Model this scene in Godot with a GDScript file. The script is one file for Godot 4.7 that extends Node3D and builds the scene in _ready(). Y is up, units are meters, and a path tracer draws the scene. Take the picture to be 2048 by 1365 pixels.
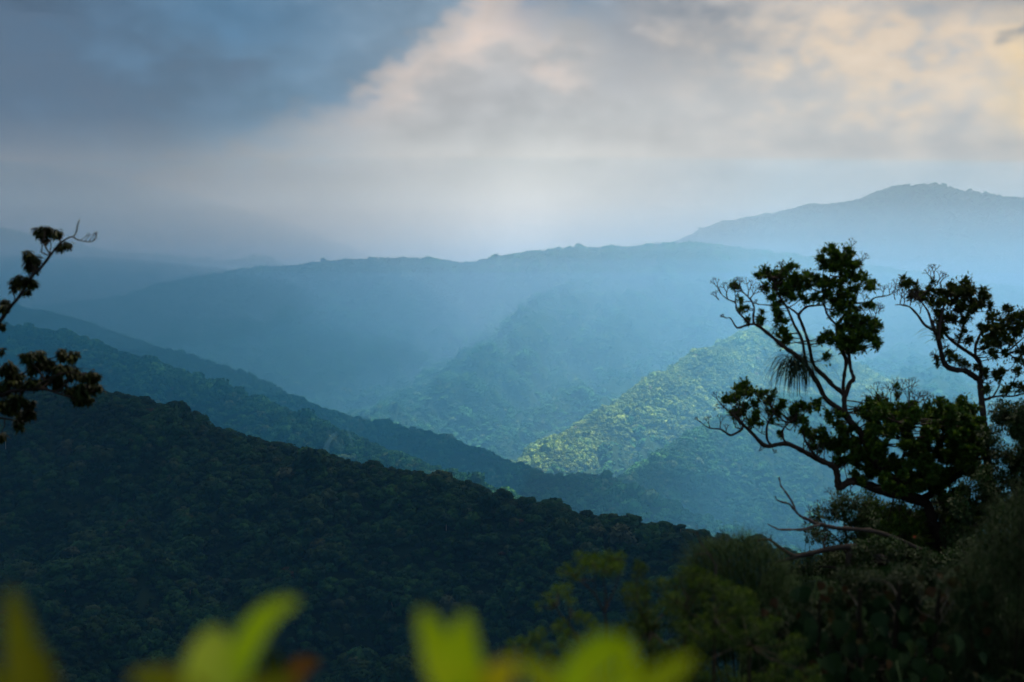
extends Node3D
# Misty forested ridges seen between the trees of a hillside.

const F := 2844.0                       # focal length of the 50 mm lens in pixels of a 2048 x 1365 picture
const EYE := Vector3(0, 1.7, 0)
const PITCH := -0.0431
var rng := RandomNumberGenerator.new()
var view: Basis
var used := {}

# ---------------------------------------------------------------- small helpers
func at(px: float, py: float, depth: float) -> Vector3:      # a point in the place, seen along that direction at that distance
	return EYE + view * Vector3((px - 1024.0) / F * depth, (682.5 - py) / F * depth, -depth)

func pixel(p: Vector3) -> Vector3:                           # the way back: x, y of the direction and its distance
	var q := view.inverse() * (p - EYE)
	return Vector3(1024.0 + q.x / -q.z * F, 682.5 - q.y / -q.z * F, -q.z)

func rr(a: float, b: float) -> float:
	return rng.randf_range(a, b)

func rdir() -> Vector3:
	var y := rng.randf_range(-1, 1)
	var t := rng.randf() * TAU
	var s := sqrt(1.0 - y * y)
	return Vector3(cos(t) * s, y, sin(t) * s)

func ss(a: float, b: float, x: float) -> float:
	return smoothstep(a, b, x)

func lin(r: float, g: float, b: float) -> Color:
	return Color(r / 255.0, g / 255.0, b / 255.0).srgb_to_linear()

func numbered(called: String) -> String:
	used[called] = used.get(called, -1) + 1
	return called if used[called] == 0 else "%s_%03d" % [called, used[called]]

func thing(called: String, label: String, category: String, where := Vector3.ZERO, group := "") -> Node3D:
	var o := Node3D.new()
	o.name = numbered(called)
	add_child(o, true)
	o.position = where
	o.set_meta("label", label)
	o.set_meta("category", category)
	if group:
		o.set_meta("group", group)
	return o

func part(called: String, mesh: Mesh, material: Material, parent: Node, kind := "") -> MeshInstance3D:
	var o := MeshInstance3D.new()
	o.name = called
	o.mesh = mesh
	o.material_override = material
	parent.add_child(o, true)
	if kind:
		o.set_meta("kind", kind)
	return o

class MB:                                # collects triangles for one mesh, in world places moved by its origin
	var v := PackedVector3Array()
	var n := PackedVector3Array()
	var c := PackedColorArray()
	var i := PackedInt32Array()
	var o := Vector3.ZERO
	func _init(origin := Vector3.ZERO) -> void:
		o = origin
	func put(p: Vector3, normal: Vector3, color: Color) -> int:
		v.append(p - o)
		n.append(normal)
		c.append(color)
		return v.size() - 1
	func tri(a: int, b: int, d: int) -> void:                # turned so that it faces along its normals
		i.append(a)
		if (v[b] - v[a]).cross(v[d] - v[a]).dot(n[a] + n[b] + n[d]) > 0:
			i.append(d)
			i.append(b)
		else:
			i.append(b)
			i.append(d)
	func mesh() -> ArrayMesh:
		var m := ArrayMesh.new()
		if v.is_empty():
			return m
		var a := []
		a.resize(Mesh.ARRAY_MAX)
		a[Mesh.ARRAY_VERTEX] = v
		a[Mesh.ARRAY_NORMAL] = n
		a[Mesh.ARRAY_COLOR] = c
		a[Mesh.ARRAY_INDEX] = i
		m.add_surface_from_arrays(Mesh.PRIMITIVE_TRIANGLES, a)
		return m

func noise(seed_: int, freq: float, octaves := 4, ridged := false) -> FastNoiseLite:
	var f := FastNoiseLite.new()
	f.seed = seed_
	f.noise_type = FastNoiseLite.TYPE_SIMPLEX_SMOOTH
	f.frequency = freq
	f.fractal_type = FastNoiseLite.FRACTAL_RIDGED if ridged else FastNoiseLite.FRACTAL_FBM
	f.fractal_octaves = octaves
	return f

func leafy(called: String, rough: float, back: Color, spec := 0.5) -> StandardMaterial3D:
	var m := StandardMaterial3D.new()
	m.resource_name = called
	m.vertex_color_use_as_albedo = true
	m.roughness = rough
	m.metallic_specular = spec
	m.cull_mode = BaseMaterial3D.CULL_DISABLED
	if back != Color.BLACK:
		m.backlight_enabled = true
		m.backlight = back
	return m

# ---------------------------------------------------------------- the scene
func _ready() -> void:
	rng.seed = 71
	view = Basis.from_euler(Vector3(PITCH, 0, 0))
	var cam := Camera3D.new()
	cam.name = "camera"
	cam.position = EYE
	cam.basis = view
	cam.near = 0.05
	cam.far = 60000
	var lens := CameraAttributesPhysical.new()   # 50 mm at f/2, focused on the ridges
	lens.frustum_focal_length = 50.0
	lens.frustum_focus_distance = 900.0
	lens.frustum_near = 0.05
	lens.frustum_far = 60000
	lens.exposure_aperture = 1.8
	cam.attributes = lens
	add_child(cam)
	cam.fov = 26.99

	var env := Environment.new()
	env.background_mode = Environment.BG_SKY
	var sky := Sky.new()
	var pan := PanoramaSkyMaterial.new()
	pan.panorama = ImageTexture.create_from_image(sky_picture())
	sky.sky_material = pan
	env.sky = sky
	env.background_energy_multiplier = 0.215
	env.tonemap_mode = Environment.TONE_MAPPER_LINEAR
	env.tonemap_exposure = 5.6
	env.sdfgi_enabled = true
	env.ssao_enabled = true
	env.ssil_enabled = true
	env.volumetric_fog_enabled = true             # the air of the valley, lit by the sun through the gaps
	env.volumetric_fog_density = 0.00004
	env.volumetric_fog_albedo = Color(0.5, 0.72, 0.95).linear_to_srgb()
	env.volumetric_fog_anisotropy = 0.45
	var we := WorldEnvironment.new()
	we.name = "world_environment"
	we.environment = env
	add_child(we)

	var sun := DirectionalLight3D.new()          # high in front, a little to the right, behind broken cloud
	sun.name = "sun"
	sun.light_energy = 1.6
	sun.light_color = Color(1.0, 0.94, 0.84)
	sun.light_angular_distance = 0.5
	sun.shadow_enabled = true
	add_child(sun)
	var az := deg_to_rad(35.0)
	var el := deg_to_rad(66.0)
	sun.look_at_from_position(Vector3(sin(az) * cos(el), sin(el), -cos(az) * cos(el)) * 100.0, Vector3.ZERO)

	clouds()
	setting()
	plants()

# ---------------------------------------------------------------- sky: broken low cloud, computed for every direction
var sky_a := noise(11, 1.1, 5)
var sky_b := noise(12, 3.2, 5)
var sky_c := noise(13, 9.0, 4)
var sky_d := noise(14, 26.0, 3)

func sky_color(az: float, el: float) -> Color:               # degrees; linear colour
	var d := Vector3(sin(deg_to_rad(az)) * cos(deg_to_rad(el)), sin(deg_to_rad(el)) * 1.8, -cos(deg_to_rad(az)) * cos(deg_to_rad(el)))
	var a := sky_a.get_noise_3dv(d * 2.0)
	var b := sky_b.get_noise_3dv(d * 2.0)
	var f := sky_c.get_noise_3dv(d * 2.0)
	var g := sky_d.get_noise_3dv(d * 2.0)
	var x := az + b * 3.0 + f * 1.3
	var y := el + a * 1.4 + f * 0.9 + g * 0.3
	var k := 0.5 + 0.5 * clampf(a * 1.6 + b * 0.7, -1, 1)
	# overcast all round: slate undersides, paler where it is thin
	var c := SLATE.lerp(PALE, k * 0.4)
	var ahead := ss(60, 24, absf(az)) * ss(40, 14, el)
	# the part of it that lies ahead
	var low := ss(11.5, 4.0, y)
	var v := HIGH.lerp(MILK_LEFT.lerp(MILK_RIGHT, ss(-8.5, 1.5, x)), low)
	v = v.lerp(DUSK, ss(-7.0, -18.0, x) * 0.95)
	# dull blue gap between the clouds, upper left
	v = v.lerp(GAP, 0.9 * exp(-(pow((x + 10.5) / 6.5, 2) + pow((y - 9.8) / 2.8, 2))))
	# the bright bank: right of an edge that climbs to the right
	var edge := lerpf(-13.0, -2.6, clampf((el - 3.0) / 8.0, 0, 1)) + b * 2.4 + f * 1.8 + g * 0.9
	var inside := ss(lerpf(-5.0, -0.8, ss(3.5, 8.0, el)), lerpf(8.0, 2.4, ss(3.5, 8.0, el)), az - edge) * ss(-1.5, 6.5, el + a * 1.6)
	v = v.lerp(BANK, inside * (0.95 + 0.1 * b))
	v = v.lerp(RIM, 1.0 * inside * ss(3.5, 0.3, absf(az - edge - 1.6)) * ss(5.0, 8.5, el) * (0.75 + f))
	# greyer hollow in its middle and the blue notch at the top
	v = v.lerp(HOLLOW, 0.8 * exp(-(pow((x - 7.2) / 4.2, 2) + pow((y - 9.9) / 1.9, 2))))
	v = v.lerp(GAP, 0.75 * exp(-(pow((x - 2.6) / 2.4, 2) + pow((y - 11.4) / 1.3, 2))))
	v = v.lerp(RIM, 0.8 * exp(-(pow((x - 1.4) / 1.3, 2) + pow((y - 8.6) / 1.2, 2))) * clampf(0.7 + 1.6 * f, 0, 1))
	# the warm side towards the sun, upper right
	var warm := exp(-(pow((x - 16.0) / 6.0, 2) + pow((y - 8.4 + (az - 14) * 0.12) / 2.6, 2)))
	v = v.lerp(WARM, clampf(warm * (0.95 + 1.6 * f + 0.5 * b + 0.8 * g), 0, 1))
	v = v.lerp(GOLD, clampf(ss(17.5, 20.5, az) * exp(-pow((el - 7.6) / 2.2, 2)) * (0.9 + f), 0, 1))
	v = v.lerp(HOLLOW * 0.8, ss(13.0, 19.0, az) * ss(9.2, 11.2, el + b * 1.2) * 0.8)
	v = v.lerp(HOLLOW * 0.8, 0.8 * exp(-(pow((x - 20.4) / 0.5, 2) + pow((y - 9.4) / 0.5, 2))))
	# faint low streaks of cloud
	v = v.lerp(BANK * 0.85, 0.3 * ss(0.1, 0.5, b + 0.3 * f) * ss(7.0, 3.0, el) * ss(-17, -12, az))
	v = v.lerp(SLATE, 0.5 * exp(-(pow((x + 11.6) / 1.6, 2) + pow((y - 7.3) / 0.5, 2))))
	v = v * (0.76 + 0.15 * f + 0.06 * b + 0.06 * g)
	c = c.lerp(v, ahead)
	c.a = 1.0
	return c

var SLATE := lin(90, 110, 136)
var PALE := lin(176, 184, 194)
var HIGH := lin(134, 156, 176)
var MILK_LEFT := lin(100, 138, 168)
var MILK_RIGHT := lin(118, 127, 143)
var DUSK := lin(84, 106, 132)
var GAP := lin(84, 128, 164)
var BANK := lin(200, 196, 195)
var RIM := lin(226, 208, 197)
var HOLLOW := lin(122, 131, 147)
var WARM := lin(226, 203, 178)
var GOLD := lin(240, 206, 150)

func sky_picture() -> Image:                                  # straight ahead (-z) is at its left and right edges
	var w := 512
	var small := Image.create(w, w / 2, false, Image.FORMAT_RGBF)
	for y in w / 2:
		var el := 90.0 - (y + 0.5) / (w / 2) * 180.0
		for x in w:
			var az := (x + 0.5) / w * 360.0
			small.set_pixel(x, y, sky_color(az if az < 180.0 else az - 360.0, maxf(el, 0.0)))
	var big := 4096
	small.resize(big, big / 2, Image.INTERPOLATE_BILINEAR)
	for y in range(int((0.5 - 20.0 / 180.0) * big / 2), int(0.5 * big / 2)):      # the same sky, finer, where there is detail to see
		var el := 90.0 - (y + 0.5) / (big / 2) * 180.0
		for k in range(-318, 318):
			small.set_pixel(posmod(k, big), y, sky_color((k + 0.5) / big * 360.0, el))
	return small

# ---------------------------------------------------------------- hills and their forest
var forest_mat: StandardMaterial3D
var soil_mat: StandardMaterial3D

class Hill:
	var p := PackedVector3Array()
	var nu := 0
	var nv := 0
	var length := 0.0
	var reach := 0.0
	var back := 0.0
	func spot(u: float, v: float) -> Vector3:
		var x := clampf(u * nu, 0, nu - 0.001)
		var y := clampf(v * nv, 0, nv - 0.001)
		var k := int(y) * (nu + 1) + int(x)
		var fx := x - int(x)
		var fy := y - int(y)
		return p[k].lerp(p[k + 1], fx).lerp(p[k + nu + 1].lerp(p[k + nu + 2], fx), fy)

func curve(points: Array, s: float) -> Vector3:             # smooth line through points
	var t := clampf(s, 0, 0.99999) * (points.size() - 1)
	var k := int(t)
	var a: Vector3 = points[maxi(k - 1, 0)]
	var b: Vector3 = points[k]
	var c: Vector3 = points[k + 1]
	var d: Vector3 = points[mini(k + 2, points.size() - 1)]
	return b.cubic_interpolate(c, a, d, t - k)

func hill(called: String, crest: Array, slope: float, reach: float, back: float, gully: float, wave: float, seed_: int, nu := 140, nv := 60) -> Hill:
	var h := Hill.new()
	h.nu = nu
	h.nv = nv
	h.reach = reach
	h.back = back
	var line := []
	for q in crest:
		line.append(at(q[0], q[1], q[2]))
	var first: Vector3 = line[0]
	var last: Vector3 = line[-1]
	var along := Vector3(last.x - first.x, 0, last.z - first.z)
	h.length = along.length()
	along = along.normalized()
	var out := Vector3(-along.z, 0, along.x)
	if out.z < 0:
		out = -out
	var big := noise(seed_, 1.0 / wave, 2)
	var fine := noise(seed_ + 1, 1.0 / (wave * 0.22), 3)
	var mb := MB.new()
	for j in nv + 1:
		var v := lerpf(-back, reach, float(j) / nv)
		for i in nu + 1:
			var b := curve(line, float(i) / nu)
			var q := b + out * v
			var w := 30.0
			var drop := slope * (sqrt(v * v + w * w) - w)
			if v > 0:
				drop *= 1.0 - 0.25 * v / reach
			var u := q.dot(along)
			var deep := gully * ss(0, gully * 3.0, absf(v))
			q.y = b.y - drop + deep * (1.1 * big.get_noise_2d(u + 0.45 * v, v * 0.4) - 0.8) + deep * 0.65 * (fine.get_noise_2d(q.x, q.z) - 0.5) + gully * 0.04 * fine.get_noise_2d(u * 3.0, 7.0)
			h.p.append(q)
	for j in nv + 1:
		for i in nu + 1:
			var k := j * (nu + 1) + i
			var a := h.p[k + 1 if i < nu else k] - h.p[k - 1 if i > 0 else k]
			var b := h.p[k + nu + 1 if j < nv else k] - h.p[k - nu - 1 if j > 0 else k]
			var nn := b.cross(a).normalized()
			mb.put(h.p[k], nn if nn.y > 0 else -nn, Color.WHITE)
	for j in nv:
		for i in nu:
			var k := j * (nu + 1) + i
			if out.cross(along).y > 0:
				mb.tri(k, k + nu + 1, k + 1)
				mb.tri(k + 1, k + nu + 1, k + nu + 2)
			else:
				mb.tri(k, k + 1, k + nu + 1)
				mb.tri(k + 1, k + nu + 2, k + nu + 1)
	part(called, mb.mesh(), soil_mat, self, "structure")
	return h

func crown(seed_: int, lobes: int, tufts: int, size: float, tall: float) -> ArrayMesh:   # a crown about one unit in radius, of leaf tufts round several boughs
	rng.seed = seed_
	var mb := MB.new()
	for l in lobes:
		var d := rdir()
		d.y = absf(d.y) * 1.1 - 0.25
		var at_ := Vector3(d.x * 0.62, d.y * 0.55 * tall, d.z * 0.62) * (0.55 + 0.45 * sqrt(rng.randf())) if l > 0 else Vector3(0, 0.3 * tall, 0)
		var r := rr(0.3, 0.5)
		var tone := rr(0.75, 1.25)
		for t in tufts:
			var e := rdir()
			if e.y < -0.35:
				e.y = -e.y
			var p := at_ + Vector3(e.x, e.y * 0.85, e.z) * r * rr(0.82, 1.1)
			var nn := (e + rdir() * 0.7 + Vector3(0, 0.25, 0)).normalized()
			var s := nn.cross(rdir()).normalized()
			var q := nn.cross(s)
			var z := size * rr(0.6, 1.35)
			var col := Color(tone, tone, tone) * rr(0.8, 1.2)
			col.a = 1.0
			var sm := (nn + e).normalized()
			var a := mb.put(p + s * z, sm, col)
			var b := mb.put(p + q * z * 0.55 - nn * z * 0.2, sm, col)
			var c := mb.put(p - s * z, sm, col)
			var f := mb.put(p - q * z * 0.55 - nn * z * 0.15, sm, col)
			mb.tri(a, b, c)
			mb.tri(a, c, f)
	return mb.mesh()

func green(bright := 1.0, painted_sun := 0.0) -> Color:  # second value mixes in a brighter, yellower green as painted sunlight
	var t := rng.randf()
	var c := Color(0.011, 0.06, 0.022).lerp(Color(0.036, 0.12, 0.03), t * t).lerp(Color(0.045, 0.082, 0.015).lerp(Color(0.115, 0.14, 0.026), t), painted_sun)
	var k := rng.randf()
	if k < 0.002:
		c = Color(0.075, 0.055, 0.03)
	elif k < 0.06:
		c = Color(0.06, 0.105, 0.045)
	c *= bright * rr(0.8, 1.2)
	c.a = 1.0
	return c

func in_view(p: Vector3, margin: float) -> bool:
	var q := pixel(p)
	return q.z > 1 and q.x > -margin and q.x < 2048 + margin and q.y < 1365 + margin and q.y > -margin

func scatter(h: Hill, count: int, size: float, sink: float, seed_: int, patch: float, bright := 1.0, margin := 260.0) -> Array:
	rng.seed = seed_
	var thick := noise(seed_, 1.0 / patch, 3)
	var out := []
	for k in count:
		var u := rng.randf()
		var v := rng.randf()
		var p := h.spot(u, v)
		var f := thick.get_noise_2d(p.x, p.z)
		var s := size * (0.5 + 0.75 * pow(rng.randf(), 1.5)) * (1.0 + 0.7 * f)
		if rng.randf() < 0.05:
			s *= 1.7
		var turn := rng.randf() * TAU
		var tall := rr(0.8, 1.25)
		var c := green(bright * (1.0 + 0.5 * f), 0.8 if bright > 1.45 else 0.0)  # the brightest forest also takes the painted sunlight tint
		if in_view(p, margin):
			p.y += s * sink * rr(0.7, 1.3)
			out.append([p, s, turn, tall, c])
	return out

func forest(called: String, label: String, spots: Array, meshes: Array) -> void:
	var holder := Node3D.new()
	holder.name = called
	add_child(holder, true)
	holder.set_meta("label", label)
	holder.set_meta("category", "forest")
	holder.set_meta("kind", "stuff")
	for m in meshes.size():
		var mine := []
		for k in range(m, spots.size(), meshes.size()):
			mine.append(spots[k])
		var mm := MultiMesh.new()
		mm.transform_format = MultiMesh.TRANSFORM_3D
		mm.use_colors = true
		mm.mesh = meshes[m]
		mm.instance_count = mine.size()
		for k in mine.size():
			var t: Array = mine[k]
			var b := Basis.from_euler(Vector3(0, t[2], 0)).scaled(Vector3(t[1], t[1] * t[3], t[1]))
			mm.set_instance_transform(k, Transform3D(b, t[0]))
			mm.set_instance_color(k, t[4])
		var o := MultiMeshInstance3D.new()
		o.name = "tree_canopy"
		o.multimesh = mm
		o.material_override = forest_mat
		o.set_meta("kind", "stuff")
		holder.add_child(o, true)

func single_trees(spots: Array, meshes: Array) -> Array:     # the trees that show largest stand by themselves
	var order := []
	for k in spots.size():
		var q := pixel(spots[k][0])
		var s: float = spots[k][1] / q.z
		var free := q.x > -10 and q.x < 1400 and q.y < 1360 and not (q.y > 1230 and q.x > 250 and q.x < 560)
		if free and q.y > 800.0 + 0.2 * q.x:
			order.append([s, k])
	order.sort_custom(func(a, b): return a[0] > b[0])
	var taken := {}
	var trunk := MB.new()
	tube(trunk, [Vector3(0, -1.9, 0), Vector3(0.05, -1.0, 0.02), Vector3(-0.02, 0.1, 0)], [0.075, 0.06, 0.04], Color(0.16, 0.14, 0.115), 6, 2)
	var trunk_mesh := trunk.mesh()
	var tones := []
	var names := ["dark green", "blue-green", "fresh green", "olive green", "dusty pale", "reddish brown"]
	for c in [Color(0.006, 0.032, 0.012), Color(0.008, 0.038, 0.015), Color(0.014, 0.056, 0.016), Color(0.02, 0.048, 0.013), Color(0.04, 0.06, 0.03), Color(0.05, 0.032, 0.016)]:
		var m: StandardMaterial3D = forest_mat.duplicate()
		m.albedo_color = c.linear_to_srgb()
		tones.append(m)
	var looks := ["domed", "narrow", "spreading", "rounded"]
	var n := 0
	for e in order:
		if n >= 290:
			break
		var t: Array = spots[e[1]]
		taken[e[1]] = true
		rng.seed = 5000 + e[1]
		var tone := rng.randi_range(0, 3)
		var roll := rng.randf()
		if roll < 0.01:
			tone = 5
		elif roll < 0.06:
			tone = 4
		var look := n % 4
		var q := pixel(t[0])
		var high := clampi(int((q.y - 800.0 - 0.2 * q.x) / 110.0), 0, 3)
		var where: String = ["by the near ridge crest ", "high on the near ridge ", "midway down the near ridge ", "low on the near ridge "][high] + ["at the left edge", "above the olive shoot", "left of the lime shoot", "above the lime shoot", "right of the lime shoot", "left of the notched leaf", "above the notched leaf", "right of the notched leaf", "left of the sapling", "behind the sapling", "right of the sapling"][clampi(int(q.x / 125.0), 0, 10)]
		var bare := n % 26 == 7
		var o := thing("forest_tree", ("pale-trunked %s tree " % names[tone] + where) if bare else "%s%s %s tree %s" % ["big " if t[1] > 6.2 else "small " if t[1] < 5.0 else "", looks[look], names[tone], where], "tree", t[0], "single trees on the near ridge")
		o.rotation.y = t[2]
		var size: float = t[1]
		if bare:
			o.position.y += 5.0
			part("crown", meshes[look], tones[tone], o).scale = Vector3(size * 0.7, size * 0.5, size * 0.7)
			part("trunk", trunk_mesh, white_bark, o).scale = Vector3(3.4, 6.5, 3.4)
		else:
			part("crown", meshes[look], tones[tone], o).scale = Vector3(size, size * t[3], size)
			part("trunk", trunk_mesh, bark_for_forest, o).scale = Vector3.ONE * size * 1.2
		n += 1
	var rest := []
	for k in spots.size():
		if not taken.has(k):
			rest.append(spots[k])
	return rest

var bark_for_forest := StandardMaterial3D.new()
var white_bark := StandardMaterial3D.new()

const SUNWARD := Vector3(0.255, 1.0, -0.365)

func cloud(x: float, z: float, rx: float, rz: float, height: float, thick: float, dense: float) -> void:    # a bank of cloud over the place it shades
	var fog := FogVolume.new()
	fog.name = numbered("cloud")
	fog.shape = RenderingServer.FOG_VOLUME_SHAPE_ELLIPSOID
	fog.size = Vector3(rx * 2, thick, rz * 2)
	fog.position = Vector3(x, 0, z) + SUNWARD * height
	var m := FogMaterial.new()
	m.albedo = Color(0.95, 0.95, 0.95)
	m.density = dense
	fog.material = m
	add_child(fog, true)
	fog.set_meta("label", "grey bank of low cloud above the ridges")
	fog.set_meta("category", "cloud")
	fog.set_meta("kind", "stuff")

func mist(called: String, label: String, where: Vector3, size: Vector3, color: Color, dense: float) -> FogVolume:
	var fog := FogVolume.new()
	fog.name = called
	fog.shape = RenderingServer.FOG_VOLUME_SHAPE_ELLIPSOID
	fog.size = size
	fog.position = where
	var m := FogMaterial.new()
	m.albedo = color.linear_to_srgb()
	m.density = dense
	fog.material = m
	add_child(fog, true)
	fog.set_meta("label", label)
	fog.set_meta("category", "mist")
	fog.set_meta("kind", "stuff")
	return fog

func clouds() -> void:
	cloud(-100, -480, 1400, 760, 2000, 700, 0.005)
	cloud(-750, -1800, 1050, 1000, 2050, 700, 0.003)
	cloud(700, -1980, 850, 400, 1950, 400, 0.007)
	cloud(1650, -5600, 1600, 1000, 2000, 700, 0.005)
	cloud(-1650, -4100, 1600, 1600, 2100, 700, 0.0014)
	cloud(-3000, -7300, 2700, 1900, 3000, 700, 0.002)
	mist("bank_of_mist", "bank of mist hiding the upper left end of the second ridge", at(40, 610, 2130), Vector3(900, 150, 330), Color(0.3, 0.66, 0.92), 0.003)
	mist("bank_of_mist_002", "blue mist in the shaded valley on the left", Vector3(-820, -170, -1580), Vector3(1700, 640, 1060), Color(0.04, 0.48, 0.95), 0.0005)
	mist("bank_of_mist_001", "thin mist drifting between the two shaded ridges on the left", at(330, 715, 1880), Vector3(700, 110, 220), Color(0.25, 0.64, 0.92), 0.002)
	# the air of the valley: thinner the higher it is
	mist("valley_haze", "blue haze lying low in the shaded near valley", Vector3(0, -170, -1950), Vector3(6400, 640, 2700), Color(0.06, 0.47, 0.95), 0.0002)
	for k in 4:
		air(numbered("spur_haze"), -3600 - 100 * k, -1150 - 120 * k, 40 + 45 * k, Color(0.18 + 0.05 * k, 0.53 + 0.02 * k, 0.94), 0.000055)
	for k in 9:
		var f := k / 8.0
		air(numbered("far_haze"), -9500, -3050 - 150 * k, 20 + 30 * k + 3.6 * k * k, Color(0.22, 0.45, 0.98).lerp(Color(0.84, 0.84, 0.88), f), lerpf(0.00014, 0.00005, f))
	for k in 5:
		air(numbered("high_haze"), -9500, -4700, 250 + 95 * k, Color(0.93, 0.89, 0.86), 0.000016)
	mist("valley_haze_001", "thin blue haze before the nearest ridge", Vector3(0, -150, -1000), Vector3(4000, 560, 1700), Color(0.03, 0.44, 0.95), 0.00009)

func air(called: String, far: float, near: float, top: float, color: Color, dense: float) -> void:
	var f := mist(called, "blue haze lying in the valley between the ridges", Vector3(0, (top - 700.0) / 2, (far + near) / 2), Vector3(15000, top + 700.0, near - far), color, dense)
	f.shape = RenderingServer.FOG_VOLUME_SHAPE_BOX

var forest_mat_dark: StandardMaterial3D

func setting() -> void:
	bark_for_forest.resource_name = "pale_bark"
	bark_for_forest.vertex_color_use_as_albedo = true
	bark_for_forest.roughness = 0.9
	white_bark.resource_name = "white_bark"
	white_bark.albedo_color = Color(0.3, 0.28, 0.25).linear_to_srgb()
	white_bark.roughness = 0.85
	forest_mat = leafy("forest_leaves", 0.7, Color(0.3, 0.4, 0.12), 0.18)
	forest_mat_dark = forest_mat.duplicate()
	forest_mat_dark.albedo_color = Color(0.014, 0.035, 0.012).linear_to_srgb()
	soil_mat = StandardMaterial3D.new()
	soil_mat.resource_name = "forest_floor"
	soil_mat.albedo_color = Color(0.012, 0.026, 0.009).linear_to_srgb()
	soil_mat.roughness = 0.95
	soil_mat.metallic_specular = 0.1
	# the valley floor, one sheet out to the horizon
	var vb := MB.new()
	var roll := noise(5, 1.0 / 900.0, 4)
	for j in 40:
		var r := 60.0 * pow(1.19, j)
		for i in 97:
			var a := i / 96.0 * TAU
			var p := Vector3(cos(a) * r, 0, sin(a) * r)
			p.y = -60.0 - 500.0 * ss(40, 900, r) + 40.0 * roll.get_noise_2d(p.x, p.z)
			vb.put(p, Vector3.UP, Color.WHITE)
	for j in 39:
		for i in 96:
			var k := j * 97 + i
			vb.tri(k, k + 97, k + 1)
			vb.tri(k + 1, k + 97, k + 98)
	part("valley_ground", vb.mesh(), soil_mat, self, "structure")

	var near := hill("near_hill", [[-300, 770, 1230], [-100, 778, 1120], [60, 788, 1060], [200, 802, 1010], [300, 822, 985], [420, 872, 965], [560, 905, 945], [700, 935, 925], [880, 965, 905], [1000, 1000, 885], [1180, 1042, 865], [1400, 1082, 845], [1600, 1125, 825], [1800, 1180, 800], [2100, 1270, 770]], 0.36, 420, 140, 34, 260, 101, 120, 60)
	var mid := hill("middle_hill", [[-300, 560, 2020], [-100, 618, 1900], [0, 652, 1840], [130, 676, 1780], [290, 730, 1700], [420, 775, 1640], [560, 826, 1580], [700, 880, 1520], [850, 942, 1460], [1000, 1000, 1400], [1200, 1080, 1340], [1400, 1160, 1300]], 0.5, 420, 160, 45, 420, 201)
	var mist := hill("misty_hill", [[-300, 540, 2700], [-100, 585, 2550], [30, 618, 2450], [160, 648, 2340], [300, 698, 2240], [380, 720, 2180], [490, 756, 2100], [600, 806, 2030], [700, 840, 1960], [860, 874, 1870], [1000, 924, 1790], [1100, 957, 1730], [1180, 958, 1700], [1280, 992, 1650], [1400, 1042, 1600], [1550, 1096, 1540], [1700, 1145, 1500]], 0.5, 480, 180, 50, 460, 301, 160, 60)
	var spur := hill("sunlit_spur", [[960, 985, 2350], [1040, 935, 2450], [1100, 888, 2540], [1150, 866, 2580], [1210, 824, 2670], [1260, 802, 2710], [1310, 756, 2790], [1360, 742, 2850], [1410, 704, 2900], [1455, 694, 2950], [1500, 668, 3000], [1570, 662, 3060], [1640, 696, 3090], [1700, 732, 3110], [1780, 762, 3130], [1900, 772, 3170], [2048, 782, 3230], [2250, 800, 3300]], 0.42, 800, 240, 150, 500, 401, 160, 80)
	var low := hill("lower_spur", [[1120, 1060, 2050], [1200, 990, 2130], [1260, 958, 2200], [1340, 900, 2290], [1430, 848, 2380], [1540, 798, 2480], [1650, 800, 2540], [1800, 840, 2560], [2100, 900, 2560]], 0.5, 700, 160, 100, 420, 501, 120, 70)
	var far := hill("far_hill", [[-200, 640, 4300], [200, 600, 4300], [330, 568, 4260], [420, 553, 4240], [500, 541, 4220], [590, 533, 4200], [700, 523, 4200], [800, 518, 4200], [860, 522, 4200], [930, 528, 4200], [1000, 516, 4200], [1130, 498, 4230], [1280, 494, 4280], [1360, 488, 4300], [1500, 500, 4350], [1800, 540, 4400], [2200, 600, 4400]], 0.24, 1900, 500, 95, 520, 601, 200, 90)
	var left := hill("distant_left_hill", [[-400, 430, 6000], [-100, 440, 6000], [20, 462, 6000], [110, 480, 6000], [200, 500, 6000], [290, 510, 6000], [370, 517, 6000], [470, 522, 6000], [510, 515, 6000], [550, 522, 6000], [590, 535, 6000], [800, 560, 6000]], 0.35, 1200, 500, 120, 900, 701, 120, 40)
	var mount := hill("distant_mountain", [[1100, 560, 5400], [1250, 505, 5400], [1350, 485, 5400], [1420, 453, 5420], [1500, 436, 5450], [1560, 425, 5480], [1620, 410, 5500], [1660, 411, 5500], [1720, 398, 5500], [1790, 375, 5500], [1850, 372, 5500], [1940, 385, 5500], [2048, 398, 5500], [2300, 420, 5500]], 0.4, 1600, 600, 150, 900, 801, 140, 50)

	var close := [crown(31, 15, 58, 0.17, 1.0), crown(32, 11, 64, 0.18, 1.35), crown(33, 18, 50, 0.17, 0.75), crown(34, 13, 60, 0.16, 1.1)]
	var wide := [crown(41, 9, 26, 0.26, 1.0), crown(42, 7, 30, 0.27, 1.25), crown(43, 10, 24, 0.25, 0.8)]
	var tiny := [crown(51, 6, 16, 0.36, 1.0), crown(52, 5, 18, 0.38, 1.2)]
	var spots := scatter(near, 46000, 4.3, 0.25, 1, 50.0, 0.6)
	spots = single_trees(spots, close)
	forest("near_forest", "dense dark broadleaf forest covering the nearest sloping ridge", spots, close)
	var k := 0
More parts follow.
